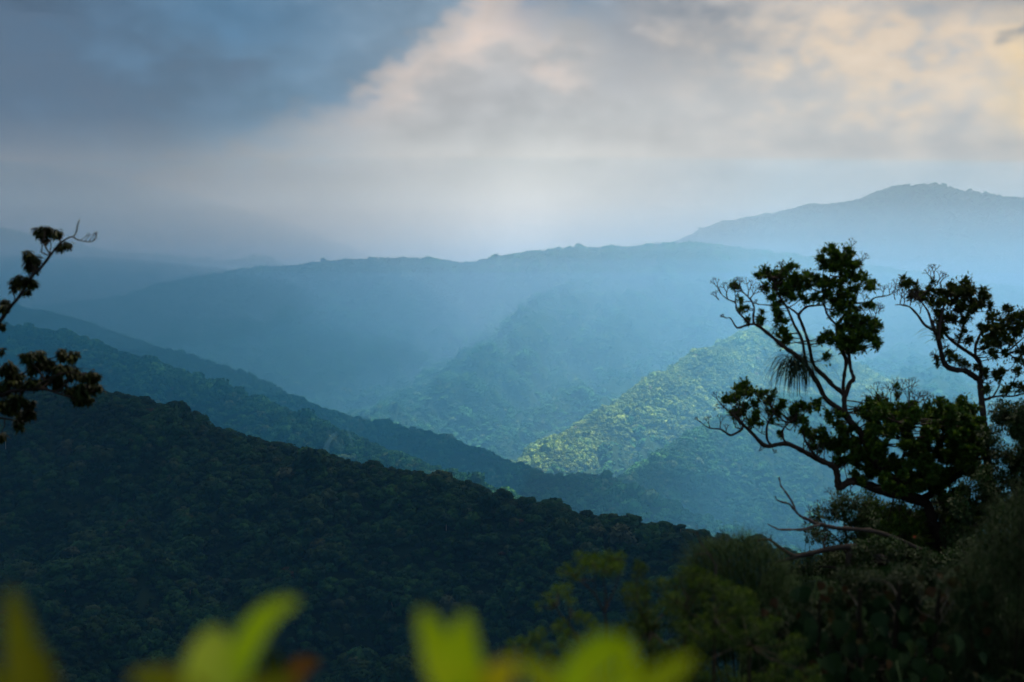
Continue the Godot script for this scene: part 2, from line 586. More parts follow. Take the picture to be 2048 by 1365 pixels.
	for q in [[479, 741, 4.0, "thin pointed tree standing up on the misty ridge crest"], [494, 750, 5.2, "taller pointed tree with a round base on the misty ridge crest"], [545, 787, 4.0, "small tree standing out lower on the misty ridge crest"]]:
		rng.seed = 8800 + k
		var p := at(q[0], q[1] + 10, 2110 - 40 * k)
		var o := thing("crest_tree", q[3], "tree", p, "trees on the misty ridge crest")
		part("crown", close[1], forest_mat_dark, o).scale = Vector3(q[2], q[2] * 1.5, q[2])
		var tm := MB.new()
		tube(tm, [Vector3(0, -14, 0), Vector3(0.2, -6, 0), Vector3(0, 1, 0)], [0.5, 0.4, 0.25], Color(0.1, 0.09, 0.07), 6, 2)
		part("trunk", tm.mesh(), bark_for_forest, o)
		k += 1
	forest("middle_forest", "blue-green forest on the shaded ridge just behind the nearest one", scatter(mid, 40000, 5.4, 0.25, 2, 80.0, 1.25), wide)
	forest("misty_forest", "forest on the ridge whose upper end fades into mist", scatter(mist, 34000, 5.6, 0.25, 3, 90.0, 1.25), wide)
	forest("spur_forest", "sunlit forest on the spur in the valley, sunshine also put into its green", scatter(spur, 70000, 5.6, 0.25, 4, 90.0, 1.95), wide)  # leaf colour raised and yellowed to paint sunlight on the spur
	forest("lower_spur_forest", "forest on the shaded lower spur behind the gnarled tree", scatter(low, 46000, 5.4, 0.25, 5, 90.0, 1.2), wide)
	forest("far_forest", "hazy blue forest on the long far hillside", scatter(far, 90000, 7.0, 0.25, 6, 140.0, 1.35), tiny)
	forest("distant_left_forest", "faint forest on the distant hill at the left skyline", scatter(left, 16000, 9.0, 0.25, 7, 200.0), tiny)
	forest("mountain_forest", "pale hazy forest on the distant mountain at the right skyline", scatter(mount, 34000, 9.0, 0.25, 8, 200.0), tiny)

# ---------------------------------------------------------------- plants: tools
var bark_mat: StandardMaterial3D
var leaf_mat: StandardMaterial3D
var fine_mat: StandardMaterial3D
var young_mat: StandardMaterial3D

func tube(mb: MB, pts: Array, radii: Array, color: Color, sides := 6, sub := 3, knobs := 0.14) -> void:
	var n := (pts.size() - 1) * sub
	var side := Vector3.ZERO
	var prev := -1
	for k in n + 1:
		var s := float(k) / n
		var p := curve(pts, s)
		var d := (curve(pts, minf(s + 0.02, 1.0)) - curve(pts, maxf(s - 0.02, 0.0))).normalized()
		if side == Vector3.ZERO:
			side = d.cross(Vector3(0.3, 0.2, 0.9)).normalized()
		side = (side - d * side.dot(d)).normalized()
		var up := d.cross(side)
		var f := s * (radii.size() - 1)
		var i0 := mini(int(f), radii.size() - 2)
		var r := lerpf(radii[i0], radii[i0 + 1], f - i0) * rr(1.0 - knobs, 1.0 + knobs)
		var first := mb.v.size()
		for j in sides:
			var a := float(j) / sides * TAU
			var e := side * cos(a) + up * sin(a)
			var col := color * rr(0.7, 1.3)
			col.a = 1.0
			mb.put(p + e * r * rr(0.9, 1.1), e, col)
		if prev >= 0:
			for j in sides:
				var j2 := (j + 1) % sides
				mb.tri(prev + j, prev + j2, first + j)
				mb.tri(prev + j2, first + j2, first + j)
		prev = first
		if k == 0 or k == n:
			var c := mb.put(p + d * r * (0.3 if k == n else -0.3), d if k == n else -d, color)
			for j in sides:
				mb.tri(first + j, first + (j + 1) % sides, c)

func leaf(mb: MB, base: Vector3, dir: Vector3, up: Vector3, length: float, width: float, color: Color, bend := 0.12) -> void:
	var side := dir.cross(up).normalized()
	var nn := side.cross(dir).normalized()
	var tip := base + dir * length - nn * length * bend
	var mid := base + dir * length * 0.55 - nn * width * 0.14
	var l := base + dir * length * 0.56 + side * width * 0.5
	var r := base + dir * length * 0.56 - side * width * 0.5
	var n1 := (nn - side * 0.35).normalized()
	var n2 := (nn + side * 0.35).normalized()
	var a := mb.put(base, nn, color)
	var b := mb.put(l, n1, color)
	var c := mb.put(mid, nn, color)
	var d := mb.put(r, n2, color)
	var e := mb.put(tip, nn, color)
	mb.tri(a, b, c)
	mb.tri(c, b, e)
	mb.tri(a, c, d)
	mb.tri(c, e, d)

func shade(c: Color, spread := 0.25) -> Color:
	var k := rr(1.0 - spread, 1.0 + spread)
	return Color(c.r * k * rr(0.92, 1.08), c.g * k, c.b * k * rr(0.9, 1.1), 1.0)

func rosette(mb: MB, p: Vector3, axis: Vector3, count: int, length: float, width: float, color: Color, tip: Color, open := 1.0) -> void:
	var s := axis.cross(rdir()).normalized()
	var t := axis.cross(s)
	for k in count:
		var a := k * 2.4 + rr(-0.3, 0.3)
		var f := float(k) / count
		var tilt := lerpf(0.35, 1.55, f) * open + rr(-0.15, 0.15)
		var d := (axis * cos(tilt) + (s * cos(a) + t * sin(a)) * sin(tilt)).normalized()
		var c := tip.lerp(color, ss(0.0, 0.45, f))
		leaf(mb, p - axis * length * 0.25 * f, d, (axis + Vector3(0, 0.4, 0) + rdir() * 0.2).normalized(), length * rr(0.75, 1.15), width * rr(0.8, 1.15), shade(c))

func whorl(mb: MB, p: Vector3, count: int, length: float, width: float, color: Color) -> void:    # long leaves drooping all round
	for k in count:
		var a := k * 2.4 + rr(-0.4, 0.4)
		var d := Vector3(cos(a), rr(-1.1, 0.25), sin(a)).normalized()
		leaf(mb, p + Vector3(0, rr(-0.3, 0.3) * length, 0), d, (Vector3.UP + d * 0.5).normalized(), length * rr(0.75, 1.15), width * rr(0.8, 1.2), shade(color), 0.3)

func strap(mb: MB, base: Vector3, dir: Vector3, length: float, width: float, droop: float, color: Color, segs := 7) -> void:
	var p := base
	var d := dir.normalized()
	var col := shade(color, 0.2)
	var last := -1
	for k in segs + 1:
		var f := float(k) / segs
		var side := d.cross(Vector3.UP)
		side = side.normalized() if side.length() > 0.05 else Vector3.RIGHT
		var nn := side.cross(d).normalized()
		var w := width * (0.55 + 0.9 * f * (1.0 - f)) * (1.0 - f * f * f * 0.95)
		var a := mb.put(p + side * w * 0.5 + nn * w * 0.2, (nn - side * 0.3).normalized(), col)
		mb.put(p, nn, col)
		mb.put(p - side * w * 0.5 + nn * w * 0.2, (nn + side * 0.3).normalized(), col)
		if last >= 0:
			mb.tri(last, last + 1, a)
			mb.tri(last + 1, a + 1, a)
			mb.tri(last + 1, last + 2, a + 1)
			mb.tri(last + 2, a + 2, a + 1)
		last = a
		p += d * length / segs
		d = (d + Vector3.DOWN * droop / segs).normalized()

class Woody:
	var root: Node3D
	var depth := 20.0
	var stout := 0.6
	var extra := 2
	var limbs := []                      # points along the boughs, where twigs may start
	var bark := Color(0.05, 0.038, 0.03)
	var green := Color(0.03, 0.055, 0.012)
	var tip := Color(0.1, 0.12, 0.02)  # young leaf colour, also given to upper leaves as painted light

func bough(t: Woody, called: String, path: Array, push := 0.0, lean := 0.0, color := Color.BLACK, knobs := 0.16) -> MeshInstance3D:
	# path of [x, y, thickness]; push moves it back, lean carries its end further back
	var pts := []
	var radii := []
	for k in path.size():
		var q: Array = path[k]
		var f := float(k) / (path.size() - 1)
		pts.append(at(q[0], q[1], t.depth + push + lean * f))
		radii.append(maxf(q[2] * t.stout, 0.75) * t.depth / F)
	var mb := MB.new(t.root.position)
	tube(mb, pts, radii, t.bark if color == Color.BLACK else color, 7, 4, knobs)
	for k in path.size() * 3:
		t.limbs.append(curve(pts, float(k) / (path.size() * 3 - 1)))
	return part(called, mb.mesh(), bark_mat, t.root)

func nearest(t: Woody, p: Vector3) -> Vector3:
	var best: Vector3 = t.limbs[0]
	var far := INF
	for q: Vector3 in t.limbs:
		var d := q.distance_squared_to(p) * (1.0 if q.y < p.y else 1.8)
		if d < far:
			far = d
			best = q
	return best

func twig(t: Woody, p: Vector3, thick: float, parent: Node) -> void:
	var s := nearest(t, p)
	var gap := s.distance_to(p)
	if gap < 0.02:
		return
	var mb := MB.new(t.root.position)
	tube(mb, [s, s.lerp(p, 0.4) + rdir() * gap * 0.12 - Vector3(0, gap * 0.08, 0), s.lerp(p, 0.75) + rdir() * gap * 0.1, p], [thick, thick * 0.75, thick * 0.5], t.bark, 4, 2)
	part("twig", mb.mesh(), bark_mat, parent)

func cluster(t: Woody, px: float, py: float, r: float, style := "rosette", with_twig := true) -> void:
	var unit := t.depth / F
	var c := at(px, py, t.depth + rr(-1, 1) * 0.28)
	var mb := MB.new(t.root.position)
	if style == "rosette":
		var n := maxi(2, int(r * r / 21.0))
		for k in n:
			var e := rdir()
			var o := Vector3(e.x, e.y * 0.8, e.z) * maxf(r - 2.5, 0.0) * unit * sqrt(rng.randf())
			var axis := (Vector3(0, 0.8, 0) + o.normalized() * 0.9 + rdir() * 0.3).normalized()
			rosette(mb, c + o, axis, 15, unit * 10.5, unit * 4.8, t.green, t.tip if o.y > -0.2 * r * unit and rng.randf() < 0.6 else t.green)  # upper rosettes take the tip colour: young leaves and painted lit tops
		for k in int(r * 1.6):
			var e := rdir()
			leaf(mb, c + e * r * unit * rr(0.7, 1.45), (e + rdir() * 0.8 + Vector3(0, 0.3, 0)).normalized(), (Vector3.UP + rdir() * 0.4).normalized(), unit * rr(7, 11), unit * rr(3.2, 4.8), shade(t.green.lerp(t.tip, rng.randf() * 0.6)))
	elif style == "whorl":
		for k in maxi(2, int(r * r / 26.0)):
			var o := rdir() * maxf(r - 5.0, 0.0) * unit * sqrt(rng.randf())
			whorl(mb, c + o, 18, unit * 16.0, unit * 6.0, t.green if rng.randf() < 0.7 else t.tip)
	else:
		for k in int(r * r * 0.75):
			var e := rdir()
			var p := c + e * r * unit * pow(rng.randf(), 0.45)
			var d := (e * 0.7 + rdir() * 0.8 + Vector3(0, 0.5 if style == "fine" else -0.1, 0)).normalized()
			leaf(mb, p, d, (Vector3.UP + rdir() * 0.5).normalized(), unit * rr(5, 9) * (1.0 if style == "fine" else 1.2), unit * (2.2 if style == "fine" else 3.4), shade(t.green.lerp(t.tip, ss(-0.2, 0.9, e.y) * rng.randf())))  # colour lightens towards the top of the tuft, light painted in
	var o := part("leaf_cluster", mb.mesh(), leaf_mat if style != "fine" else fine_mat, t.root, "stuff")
	if with_twig:
		twig(t, c, unit * clampf(r * 0.13, 1.1, 2.2), o)

func clusters(t: Woody, list: Array, style := "rosette") -> void:
	for q in list:
		cluster(t, q[0], q[1], q[2], style)
		if style == "rosette" and q[2] > 6:
			for k in t.extra:
				var a := rng.randf() * TAU
				cluster(t, q[0] + cos(a) * q[2] * rr(0.7, 1.3), q[1] + sin(a) * q[2] * rr(0.5, 1.1) + 2.0, q[2] * rr(0.5, 0.8), style, k == 0)

func fill(t: Woody, outline: Array, holes: Array, count: int, r: float, style: String, lot := 8, deep := 1.2) -> void:    # a thick crown: boughs' leaves inside an outline
	var poly := PackedVector2Array()
	var lo := Vector2(INF, INF)
	var hi := -lo
	for q in outline:
		var p := Vector2(q[0], q[1])
		poly.append(p)
		lo = lo.min(p)
		hi = hi.max(p)
	var unit := t.depth / F
	var made := 0
	var mb := MB.new(t.root.position)
	var tries := 0
	while made < count and tries < count * 12:
		tries += 1
		var p := Vector2(rr(lo.x, hi.x), rr(lo.y, hi.y))
		if not Geometry2D.is_point_in_polygon(p, poly):
			continue
		var clear := true
		for h in holes:
			if p.distance_to(Vector2(h[0], h[1])) < h[2] + r * 0.4:
				clear = false
		if not clear:
			continue
		var c := at(p.x, p.y, t.depth + rr(-0.5, 0.5) * deep)
		var q := r * rr(0.7, 1.2)
		if style == "rosette":
			for k in maxi(2, int(q * q / 17.0)):
				var e := rdir()
				var o := e * maxf(q - 5.0, 0) * unit * sqrt(rng.randf())
				rosette(mb, c + o, (Vector3(0, 0.9, 0) + e * 0.8 + rdir() * 0.3).normalized(), 13, unit * 10.5, unit * 4.8, t.green, t.tip if rng.randf() < 0.35 else t.green)
		else:
			for k in int(q * q * 0.6):
				var e := rdir()
				leaf(mb, c + e * q * unit * pow(rng.randf(), 0.45), (e * 0.7 + rdir() * 0.8 + Vector3(0, 0.5 if style == "fine" else -0.1, 0)).normalized(), (Vector3.UP + rdir() * 0.5).normalized(), unit * rr(5, 9) * (1.0 if style == "fine" else 1.25), unit * (2.3 if style == "fine" else 3.6), shade(t.green.lerp(t.tip, ss(-0.2, 0.9, e.y) * rng.randf())))  # upper leaves painted lighter, as if lit from above
		made += 1
		if made % 3 == 0 and t.limbs.size():
			var s := nearest(t, c)
			tube(mb, [s, s.lerp(c, 0.5) + rdir() * 0.05, c], [unit * 2.0, unit * 1.4, unit * 0.8], t.bark, 4, 2)
		if made % lot == 0 or made == count:
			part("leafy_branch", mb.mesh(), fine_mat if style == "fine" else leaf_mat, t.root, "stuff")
			mb = MB.new(t.root.position)

func spray(t: Woody, px: float, py: float, angle: float, length: float, forks: int, thick := 1.6, wide := 0.55) -> void:   # a bare forking twig
	var mb := MB.new(t.root.position)
	fork(mb, at(px, py, t.depth + rr(-0.2, 0.2)), angle, length * t.depth / F, forks, thick * t.depth / F, t, wide)
	part("bare_twig", mb.mesh(), bark_mat, t.root)

func fork(mb: MB, p: Vector3, angle: float, length: float, forks: int, thick: float, t: Woody, wide: float) -> void:
	var d := Vector3(sin(angle), cos(angle), rr(-0.5, 0.5)).normalized()
	var q := p + d * length
	tube(mb, [p, p.lerp(q, 0.5) + rdir() * length * 0.09, q], [thick, thick * 0.85, thick * 0.7], t.bark * 1.3, 4, 2)
	if forks > 0:
		var n := 2 if rng.randf() < 0.75 else 3
		for k in n:
			fork(mb, q, lerpf(angle, 0.0, 0.15) + wide * (k - (n - 1) * 0.5) * rr(0.9, 1.7), length * rr(0.6, 0.85), forks - 1, thick * 0.72, t, wide)

func tree(called: String, label: String, category: String, px: float, py: float, depth: float) -> Woody:
	var t := Woody.new()
	t.depth = depth
	var p := at(px, py, depth)
	t.root = thing(called, label, category, Vector3(p.x, ground_at(p.x, p.z), p.z))
	return t

func ground_at(x: float, z: float) -> float:                # the hillside that falls away in front of the viewer, with a shoulder on the right
	var d := -z
	if d < 0:
		return -d * 0.25
	var shoulder := ss(0.2, 1.6, x - 0.12 * d)
	return -d * lerpf(0.62, 0.14, shoulder) - 0.5 * maxf(0.0, d - 30.0) * shoulder

func stem_to_ground(t: Woody, px: float, py: float, thick: float, called := "stem") -> void:
	var p := at(px, py, t.depth)
	var g := Vector3(p.x + rr(-0.1, 0.1), ground_at(p.x, p.z) - 0.05, p.z + rr(-0.1, 0.1))
	var mb := MB.new(t.root.position)
	tube(mb, [g, g.lerp(p, 0.5) + Vector3(rr(-0.04, 0.04), 0, 0), p], [thick * 1.4 * t.depth / F, thick * 1.15 * t.depth / F, thick * t.depth / F], t.bark, 6, 4)
	for k in 5:
		t.limbs.append(g.lerp(p, 0.5 + k * 0.125))
	part(called, mb.mesh(), bark_mat, t.root)

func plants() -> void:
	bark_mat = StandardMaterial3D.new()
	bark_mat.resource_name = "bark"
	bark_mat.vertex_color_use_as_albedo = true
	bark_mat.roughness = 0.9
	bark_mat.metallic_specular = 0.2
	leaf_mat = leafy("glossy_leaves", 0.5, Color(0.5, 0.55, 0.15), 0.3)
	fine_mat = leafy("soft_leaves", 0.65, Color(0.5, 0.6, 0.15), 0.25)
	young_mat = leafy("young_leaves", 0.6, Color(1.0, 1.0, 0.3), 0.12)
	rng.seed = 900
	hillside()
	gnarled_tree()
	leaning_tree()
	left_tree()
	dead_tree()
	undergrowth()
	saplings()
	heart_leaves()
	near_shoots()
	wisps()

func hillside() -> void:
	var mb := MB.new()
	var lump := noise(77, 0.4, 3)
	for j in 31:
		var z := 12.0 - j * 2.6
		for i in 41:
			var x := (i - 20) * 1.6
			mb.put(Vector3(x, ground_at(x, z) + 0.15 * lump.get_noise_2d(x, z), z), Vector3(0, 0.95, -0.2).normalized(), Color.WHITE)
	for j in 30:
		for i in 40:
			var k := j * 41 + i
			mb.tri(k, k + 41, k + 1)
			mb.tri(k + 1, k + 41, k + 42)
	part("hillside_ground", mb.mesh(), soil_mat, self, "structure")
	var g := MB.new()
	for k in 9000:
		var z := -rr(3.0, 34.0)
		var x := rr(-2.0, 20.0)
		if ss(0.2, 1.6, x + 0.12 * z) < 0.3:
			continue
		strap(g, Vector3(x, ground_at(x, z) - 0.05, z), Vector3(rr(-0.5, 0.5), 1, rr(-0.5, 0.5)), rr(0.25, 0.7), 0.018, rr(0.6, 2.0), shade(Color(0.02, 0.042, 0.012), 0.5), 3)
	var o := part("grass", g.mesh(), fine_mat, self, "stuff")
	o.set_meta("label", "tall dark grass on the shoulder of the hillside under the bushes")
	o.set_meta("category", "grass")

func gnarled_tree() -> void:
	var t := tree("gnarled_tree", "large gnarled tree with a forked twisted trunk rising from the bushes at the right", "tree", 1915, 1140, 24.0)
	t.bark = Color(0.045, 0.032, 0.026)
	bough(t, "trunk", [[1918, 1175, 25], [1912, 1122, 22], [1892, 1098, 19], [1876, 1067, 17], [1865, 1043, 16], [1855, 1010, 17], [1846, 1000, 18]], 0, 0.1)
	bough(t, "branch", [[1832, 1008, 6], [1842, 1000, 13], [1856, 992, 13], [1879, 979, 12], [1900, 964, 10], [1916, 951, 8], [1938, 928, 6], [1958, 905, 4]], 0, 0.5)
	bough(t, "branch", [[1850, 1006, 17], [1820, 990, 18], [1788, 962, 18], [1763, 940, 17], [1744, 911, 15], [1734, 889, 13], [1719, 862, 12], [1700, 843, 11], [1690, 823, 11]], 0, -0.2)
	bough(t, "branch", [[1845, 1004, 17], [1796, 990, 17], [1761, 981, 16], [1726, 967, 14], [1703, 963, 13], [1686, 972, 13], [1674, 977, 12]], 0, -0.1)
	bough(t, "branch", [[1676, 974, 11], [1675, 950, 11], [1668, 934, 10], [1640, 921, 9], [1610, 905, 8], [1578, 889, 8], [1555, 890, 7], [1535, 893, 7], [1522, 886, 7], [1500, 862, 6], [1482, 846, 6], [1468, 832, 4], [1455, 820, 2], [1440, 806, 1.2]], -0.1, -0.6)
	bough(t, "branch", [[1486, 858, 4], [1476, 865, 4], [1462, 871, 4], [1452, 866, 3], [1441, 859, 2.6], [1420, 857, 2], [1408, 850, 1.4], [1401, 844, 1]], -0.5, -0.2)
	bough(t, "branch", [[1692, 826, 10], [1675, 815, 9], [1660, 805, 9], [1648, 792, 8], [1638, 770, 8], [1628, 755, 8], [1617, 735, 8], [1605, 721, 8], [1589, 708, 8], [1564, 691, 7], [1541, 671, 6], [1515, 651, 5], [1501, 649, 4.5], [1490, 652, 4], [1475, 656, 3.4], [1466, 644, 2.6], [1460, 636, 2], [1452, 637, 1.3]], -0.1, -0.5)
	bough(t, "branch", [[1508, 650, 4], [1507, 632, 4], [1509, 618, 3.2], [1504, 603, 3], [1496, 594, 2.4], [1484, 582, 1.6]], -0.5, 0.2)
	bough(t, "branch", [[1501, 649, 4], [1487, 635, 3.4], [1474, 620, 3.2], [1471, 606, 2.6], [1456, 599, 2], [1443, 588, 1.4], [1438, 574, 1]], -0.5, -0.2)
	bough(t, "branch", [[1690, 790, 8], [1680, 781, 8], [1667, 772, 8], [1652, 755, 8], [1636, 741, 7], [1626, 726, 6], [1619, 692, 6], [1611, 666, 5], [1603, 645, 5], [1598, 632, 5], [1604, 622, 4], [1614, 614, 4], [1624, 612, 3.6], [1636, 611, 3.2], [1648, 610, 3]], 0.1, 0.3)
	bough(t, "branch", [[1614, 730, 5], [1609, 706, 5], [1606, 686, 5], [1600, 669, 5], [1590, 652, 4.5], [1582, 633, 4], [1574, 615, 4], [1560, 594, 3], [1552, 575, 2.4], [1546, 556, 1.6]], 0.0, -0.2)
	bough(t, "branch", [[1600, 634, 4], [1592, 625, 3.4], [1582, 618, 3], [1569, 610, 2.6], [1557, 612, 2], [1530, 610, 2], [1517, 609, 1.6]], 0.3, 0.2)
	bough(t, "branch", [[1691, 826, 9], [1689, 800, 9], [1695, 782, 8], [1701, 766, 7], [1708, 759, 7], [1705, 748, 6], [1701, 735, 6], [1699, 715, 6], [1696, 700, 6], [1690, 690, 6]], 0.0, 0.2)
	bough(t, "branch", [[1688, 793, 7], [1687, 770, 6], [1690, 745, 6], [1693, 722, 6], [1686, 705, 7], [1678, 690, 7], [1676, 672, 7], [1675, 656, 6.5], [1679, 645, 6], [1689, 631, 5], [1701, 617, 4.6], [1708, 603, 4.4], [1712, 582, 4], [1719, 571, 3.6], [1727, 560, 3], [1726, 547, 2.4], [1718, 532, 1.6]], 0.2, 0.3)
	bough(t, "branch", [[1677, 650, 4.4], [1666, 643, 4], [1655, 629, 3.6], [1650, 613, 3.2], [1647, 592, 2.6], [1655, 570, 2], [1662, 545, 1.6], [1668, 520, 1.2]], 0.3, -0.2)
	bough(t, "branch", [[1709, 596, 3], [1697, 586, 3], [1687, 576, 2.6], [1684, 552, 2.2], [1676, 530, 1.8], [1680, 515, 1.2]], 0.4, 0.2)
	bough(t, "branch", [[1706, 608, 3], [1722, 606, 2.8], [1738, 604, 2.6], [1750, 596, 2.4], [1766, 593, 2.2], [1780, 590, 2], [1787, 584, 1.6], [1793, 575, 1.2]], 0.4, 0.1)
	bough(t, "branch", [[1790, 960, 7], [1800, 930, 6], [1812, 900, 5], [1806, 872, 4], [1812, 850, 3]], 0.2, 0.4)
	bough(t, "branch", [[1812, 985, 9], [1840, 950, 8], [1865, 915, 7], [1880, 880, 5], [1895, 850, 3]], 0.3, 0.4)
	bough(t, "branch", [[1763, 940, 6], [1748, 920, 5], [1770, 890, 4], [1790, 868, 3], [1800, 846, 2]], -0.2, -0.3)
	bough(t, "branch", [[1640, 921, 5], [1622, 900, 4], [1610, 880, 3], [1606, 862, 2]], -0.3, -0.3)
	bough(t, "branch", [[1545, 893, 4.4], [1535, 880, 4], [1534, 858, 3.4], [1538, 842, 3], [1550, 826, 2]], -0.4, -0.2)
	bough(t, "branch", [[1578, 889, 5], [1568, 880, 4], [1566, 862, 3.4], [1576, 848, 2.6], [1590, 838, 2]], -0.4, 0.2)
	t.tip = Color(0.15, 0.21, 0.018)
	t.green = Color(0.042, 0.09, 0.013)
	clusters(t, [[1527, 550, 14], [1553, 549, 14], [1585, 538, 13], [1583, 557, 17], [1610, 556, 15], [1631, 557, 13], [1543, 575, 12], [1564, 568, 16], [1589, 571, 16], [1546, 592, 10], [1573, 582, 13], [1613, 571, 13], [1654, 563, 13], [1662, 573, 10], [1648, 584, 12], [1606, 599, 9], [1582, 596, 10], [1631, 592, 10], [1555, 607, 9], [1553, 622, 9], [1559, 638, 11], [1566, 664, 13], [1573, 682, 12], [1480, 601, 6], [1487, 620, 7], [1497, 640, 6], [1467, 571, 8], [1520, 638, 7], [1522, 626, 5]])
	clusters(t, [[1666, 506, 14], [1648, 520, 13], [1694, 503, 11], [1673, 519, 14], [1689, 520, 15], [1655, 533, 10], [1675, 536, 13], [1699, 534, 14], [1715, 526, 9], [1698, 549, 11], [1727, 550, 9], [1717, 556, 9], [1682, 561, 11], [1705, 577, 12], [1684, 584, 11], [1745, 575, 9], [1742, 566, 7], [1670, 600, 12], [1689, 596, 12], [1687, 613, 14], [1701, 607, 10], [1736, 610, 8], [1673, 627, 9], [1716, 618, 8]])
	clusters(t, [[1701, 643, 16], [1724, 643, 14], [1743, 642, 12], [1694, 659, 14], [1712, 661, 17], [1733, 661, 14], [1654, 672, 11], [1666, 679, 11], [1645, 677, 7], [1687, 677, 16], [1710, 679, 16], [1729, 673, 11], [1756, 680, 8], [1691, 691, 12], [1717, 698, 9], [1708, 691, 11], [1750, 649, 9], [1752, 692, 7]])
	clusters(t, [[1654, 718, 8], [1494, 770, 10], [1476, 780, 10], [1486, 784, 10], [1451, 798, 8], [1511, 788, 10], [1527, 788, 8], [1470, 798, 10], [1488, 811, 9], [1482, 829, 12], [1468, 831, 8], [1548, 794, 9], [1539, 805, 8], [1509, 811, 8], [1511, 831, 10], [1541, 821, 7], [1566, 809, 8], [1556, 823, 9], [1543, 841, 5], [1587, 817, 9], [1607, 811, 11], [1634, 813, 13], [1589, 831, 11], [1582, 839, 10], [1609, 846, 10], [1611, 862, 13], [1632, 872, 12], [1656, 833, 9], [1675, 831, 9], [1644, 860, 9], [1683, 848, 11], [1654, 885, 13], [1636, 895, 12], [1667, 891, 14], [1687, 876, 13], [1697, 921, 13], [1683, 921, 9], [1714, 905, 10], [1560, 870, 5], [1497, 845, 7], [1520, 850, 5]])
	clusters(t, [[1759, 799, 13], [1740, 803, 10], [1772, 805, 10], [1725, 822, 11], [1742, 822, 13], [1757, 822, 13], [1776, 828, 12], [1791, 814, 10], [1807, 826, 12], [1830, 812, 12], [1818, 826, 13], [1841, 828, 12], [1856, 816, 11], [1875, 805, 10], [1871, 824, 14], [1890, 822, 15], [1909, 816, 15], [1927, 805, 14], [1938, 814, 12]])
	fill(t, [[1725, 835], [1760, 818], [1830, 825], [1900, 820], [1945, 815], [1975, 850], [1960, 930], [1930, 950], [1880, 960], [1830, 990], [1770, 975], [1745, 930], [1738, 880]], [[1783, 884, 13], [1797, 905, 12], [1782, 908, 10], [1838, 850, 9], [1830, 866, 6], [1728, 850, 9], [1925, 985, 20]], 270, 15.0, "rosette", 10, 1.8)
	fill(t, [[1640, 870], [1700, 850], [1740, 880], [1765, 950], [1740, 970], [1690, 955], [1670, 910]], [[1660, 905, 7]], 44, 12.0, "rosette", 8, 0.8)
	fill(t, [[1720, 985], [1780, 990], [1840, 1010], [1870, 1090], [1800, 1110], [1740, 1095], [1725, 1030]], [[1742, 978, 9], [1790, 1003, 6]], 60, 13.0, "broad", 8, 1.2)
	fill(t, [[1840, 950], [1900, 930], [1960, 925], [1985, 990], [1960, 1060], [1900, 1050], [1880, 1000]], [[1928, 962, 6]], 44, 14.0, "rosette", 8, 1.4)
	for q in [[1443, 588, -0.5, 26], [1456, 599, -0.2, 24], [1471, 606, 0.1, 24], [1484, 582, -0.3, 22], [1496, 594, 0.2, 26], [1500, 598, 0.6, 22], [1438, 600, -0.7, 14], [1452, 636, -1.2, 9], [1517, 609, -1.1, 9], [1530, 590, -0.5, 18]]:
		spray(t, q[0], q[1], q[2], q[3] * 0.55, 3, 1.5)
	for q in [[1766, 593, 0.1, 16], [1780, 590, 0.0, 18], [1790, 578, 0.3, 16], [1718, 532, 0.5, 20], [1700, 506, 0.3, 20], [1750, 640, 0.3, 22], [1758, 628, 0.2, 16], [1730, 612, 0.0, 18], [1568, 540, -0.7, 14], [1440, 806, -0.6, 18], [1455, 822, -0.9, 20], [1401, 844, -1.0, 10], [1420, 857, -0.3, 18], [1441, 859, 0.1, 20], [1452, 866, 0.1, 14], [1545, 892, 3.0, 14], [1522, 890, 3.3, 10]]:
		spray(t, q[0], q[1], q[2], q[3] * 0.55, 3, 1.3)
	# bare twiggy tops behind the bush
	for q in [[1800, 822, 0.0, 40], [1810, 830, 0.3, 34], [1790, 826, -0.4, 34], [1830, 824, 0.35, 30], [1770, 815, -0.7, 30], [1818, 806, 0.1, 30], [1845, 818, 0.2, 24]]:
		spray(t, q[0], q[1], q[2], q[3] * 0.6, 4, 1.7, 0.6)
	cluster(t, 1793, 776, 8)
	cluster(t, 1797, 788, 7)

	var e := tree("hanging_epiphyte", "clump of long drooping strap leaves hanging from the left fork of the gnarled tree", "epiphyte", 1596, 735, 23.8)
	e.root.position = at(1594, 728, 23.8)
	for k in 150:
		var mb := MB.new(e.root.position)
		var a := rng.randf() * TAU
		var lift := rr(0.1, 1.5)
		strap(mb, at(1592 + rr(-14, 14), 728 + rr(-10, 14), 23.8), Vector3(cos(a), lift, sin(a)), rr(0.45, 0.95), rr(0.018, 0.032), rr(2.0, 6.5), Color(0.012, 0.026, 0.008))
		part("strap_leaf", mb.mesh(), leaf_mat, e.root)
	for k in 9:
		var mb := MB.new(e.root.position)
		var a := k * 0.7 + rr(-0.2, 0.2)
		strap(mb, at(1600 + rr(-4, 4), 722, 23.8), Vector3(cos(a) * 1.0, rr(0.3, 1.4), sin(a)), rr(0.3, 0.45), 0.02, 0.8, Color(0.03, 0.055, 0.016))
		part("strap_leaf", mb.mesh(), leaf_mat, e.root)
	var f := tree("branch_fern", "small tuft of arching fern fronds on the upper left limb of the gnarled tree", "fern", 1555, 650, 23.7)
	f.root.position = at(1556, 655, 23.7)
	for k in 16:
		var mb := MB.new(f.root.position)
		var a := rr(1.8, 4.4)
		strap(mb, at(1557 + rr(-4, 6), 650 + rr(-14, 22), 23.7), Vector3(cos(a), rr(0.2, 1.1), sin(a) * 0.5), rr(0.18, 0.3), 0.022, rr(1.6, 3.0), Color(0.028, 0.055, 0.02), 6)
		part("frond", mb.mesh(), leaf_mat, f.root)

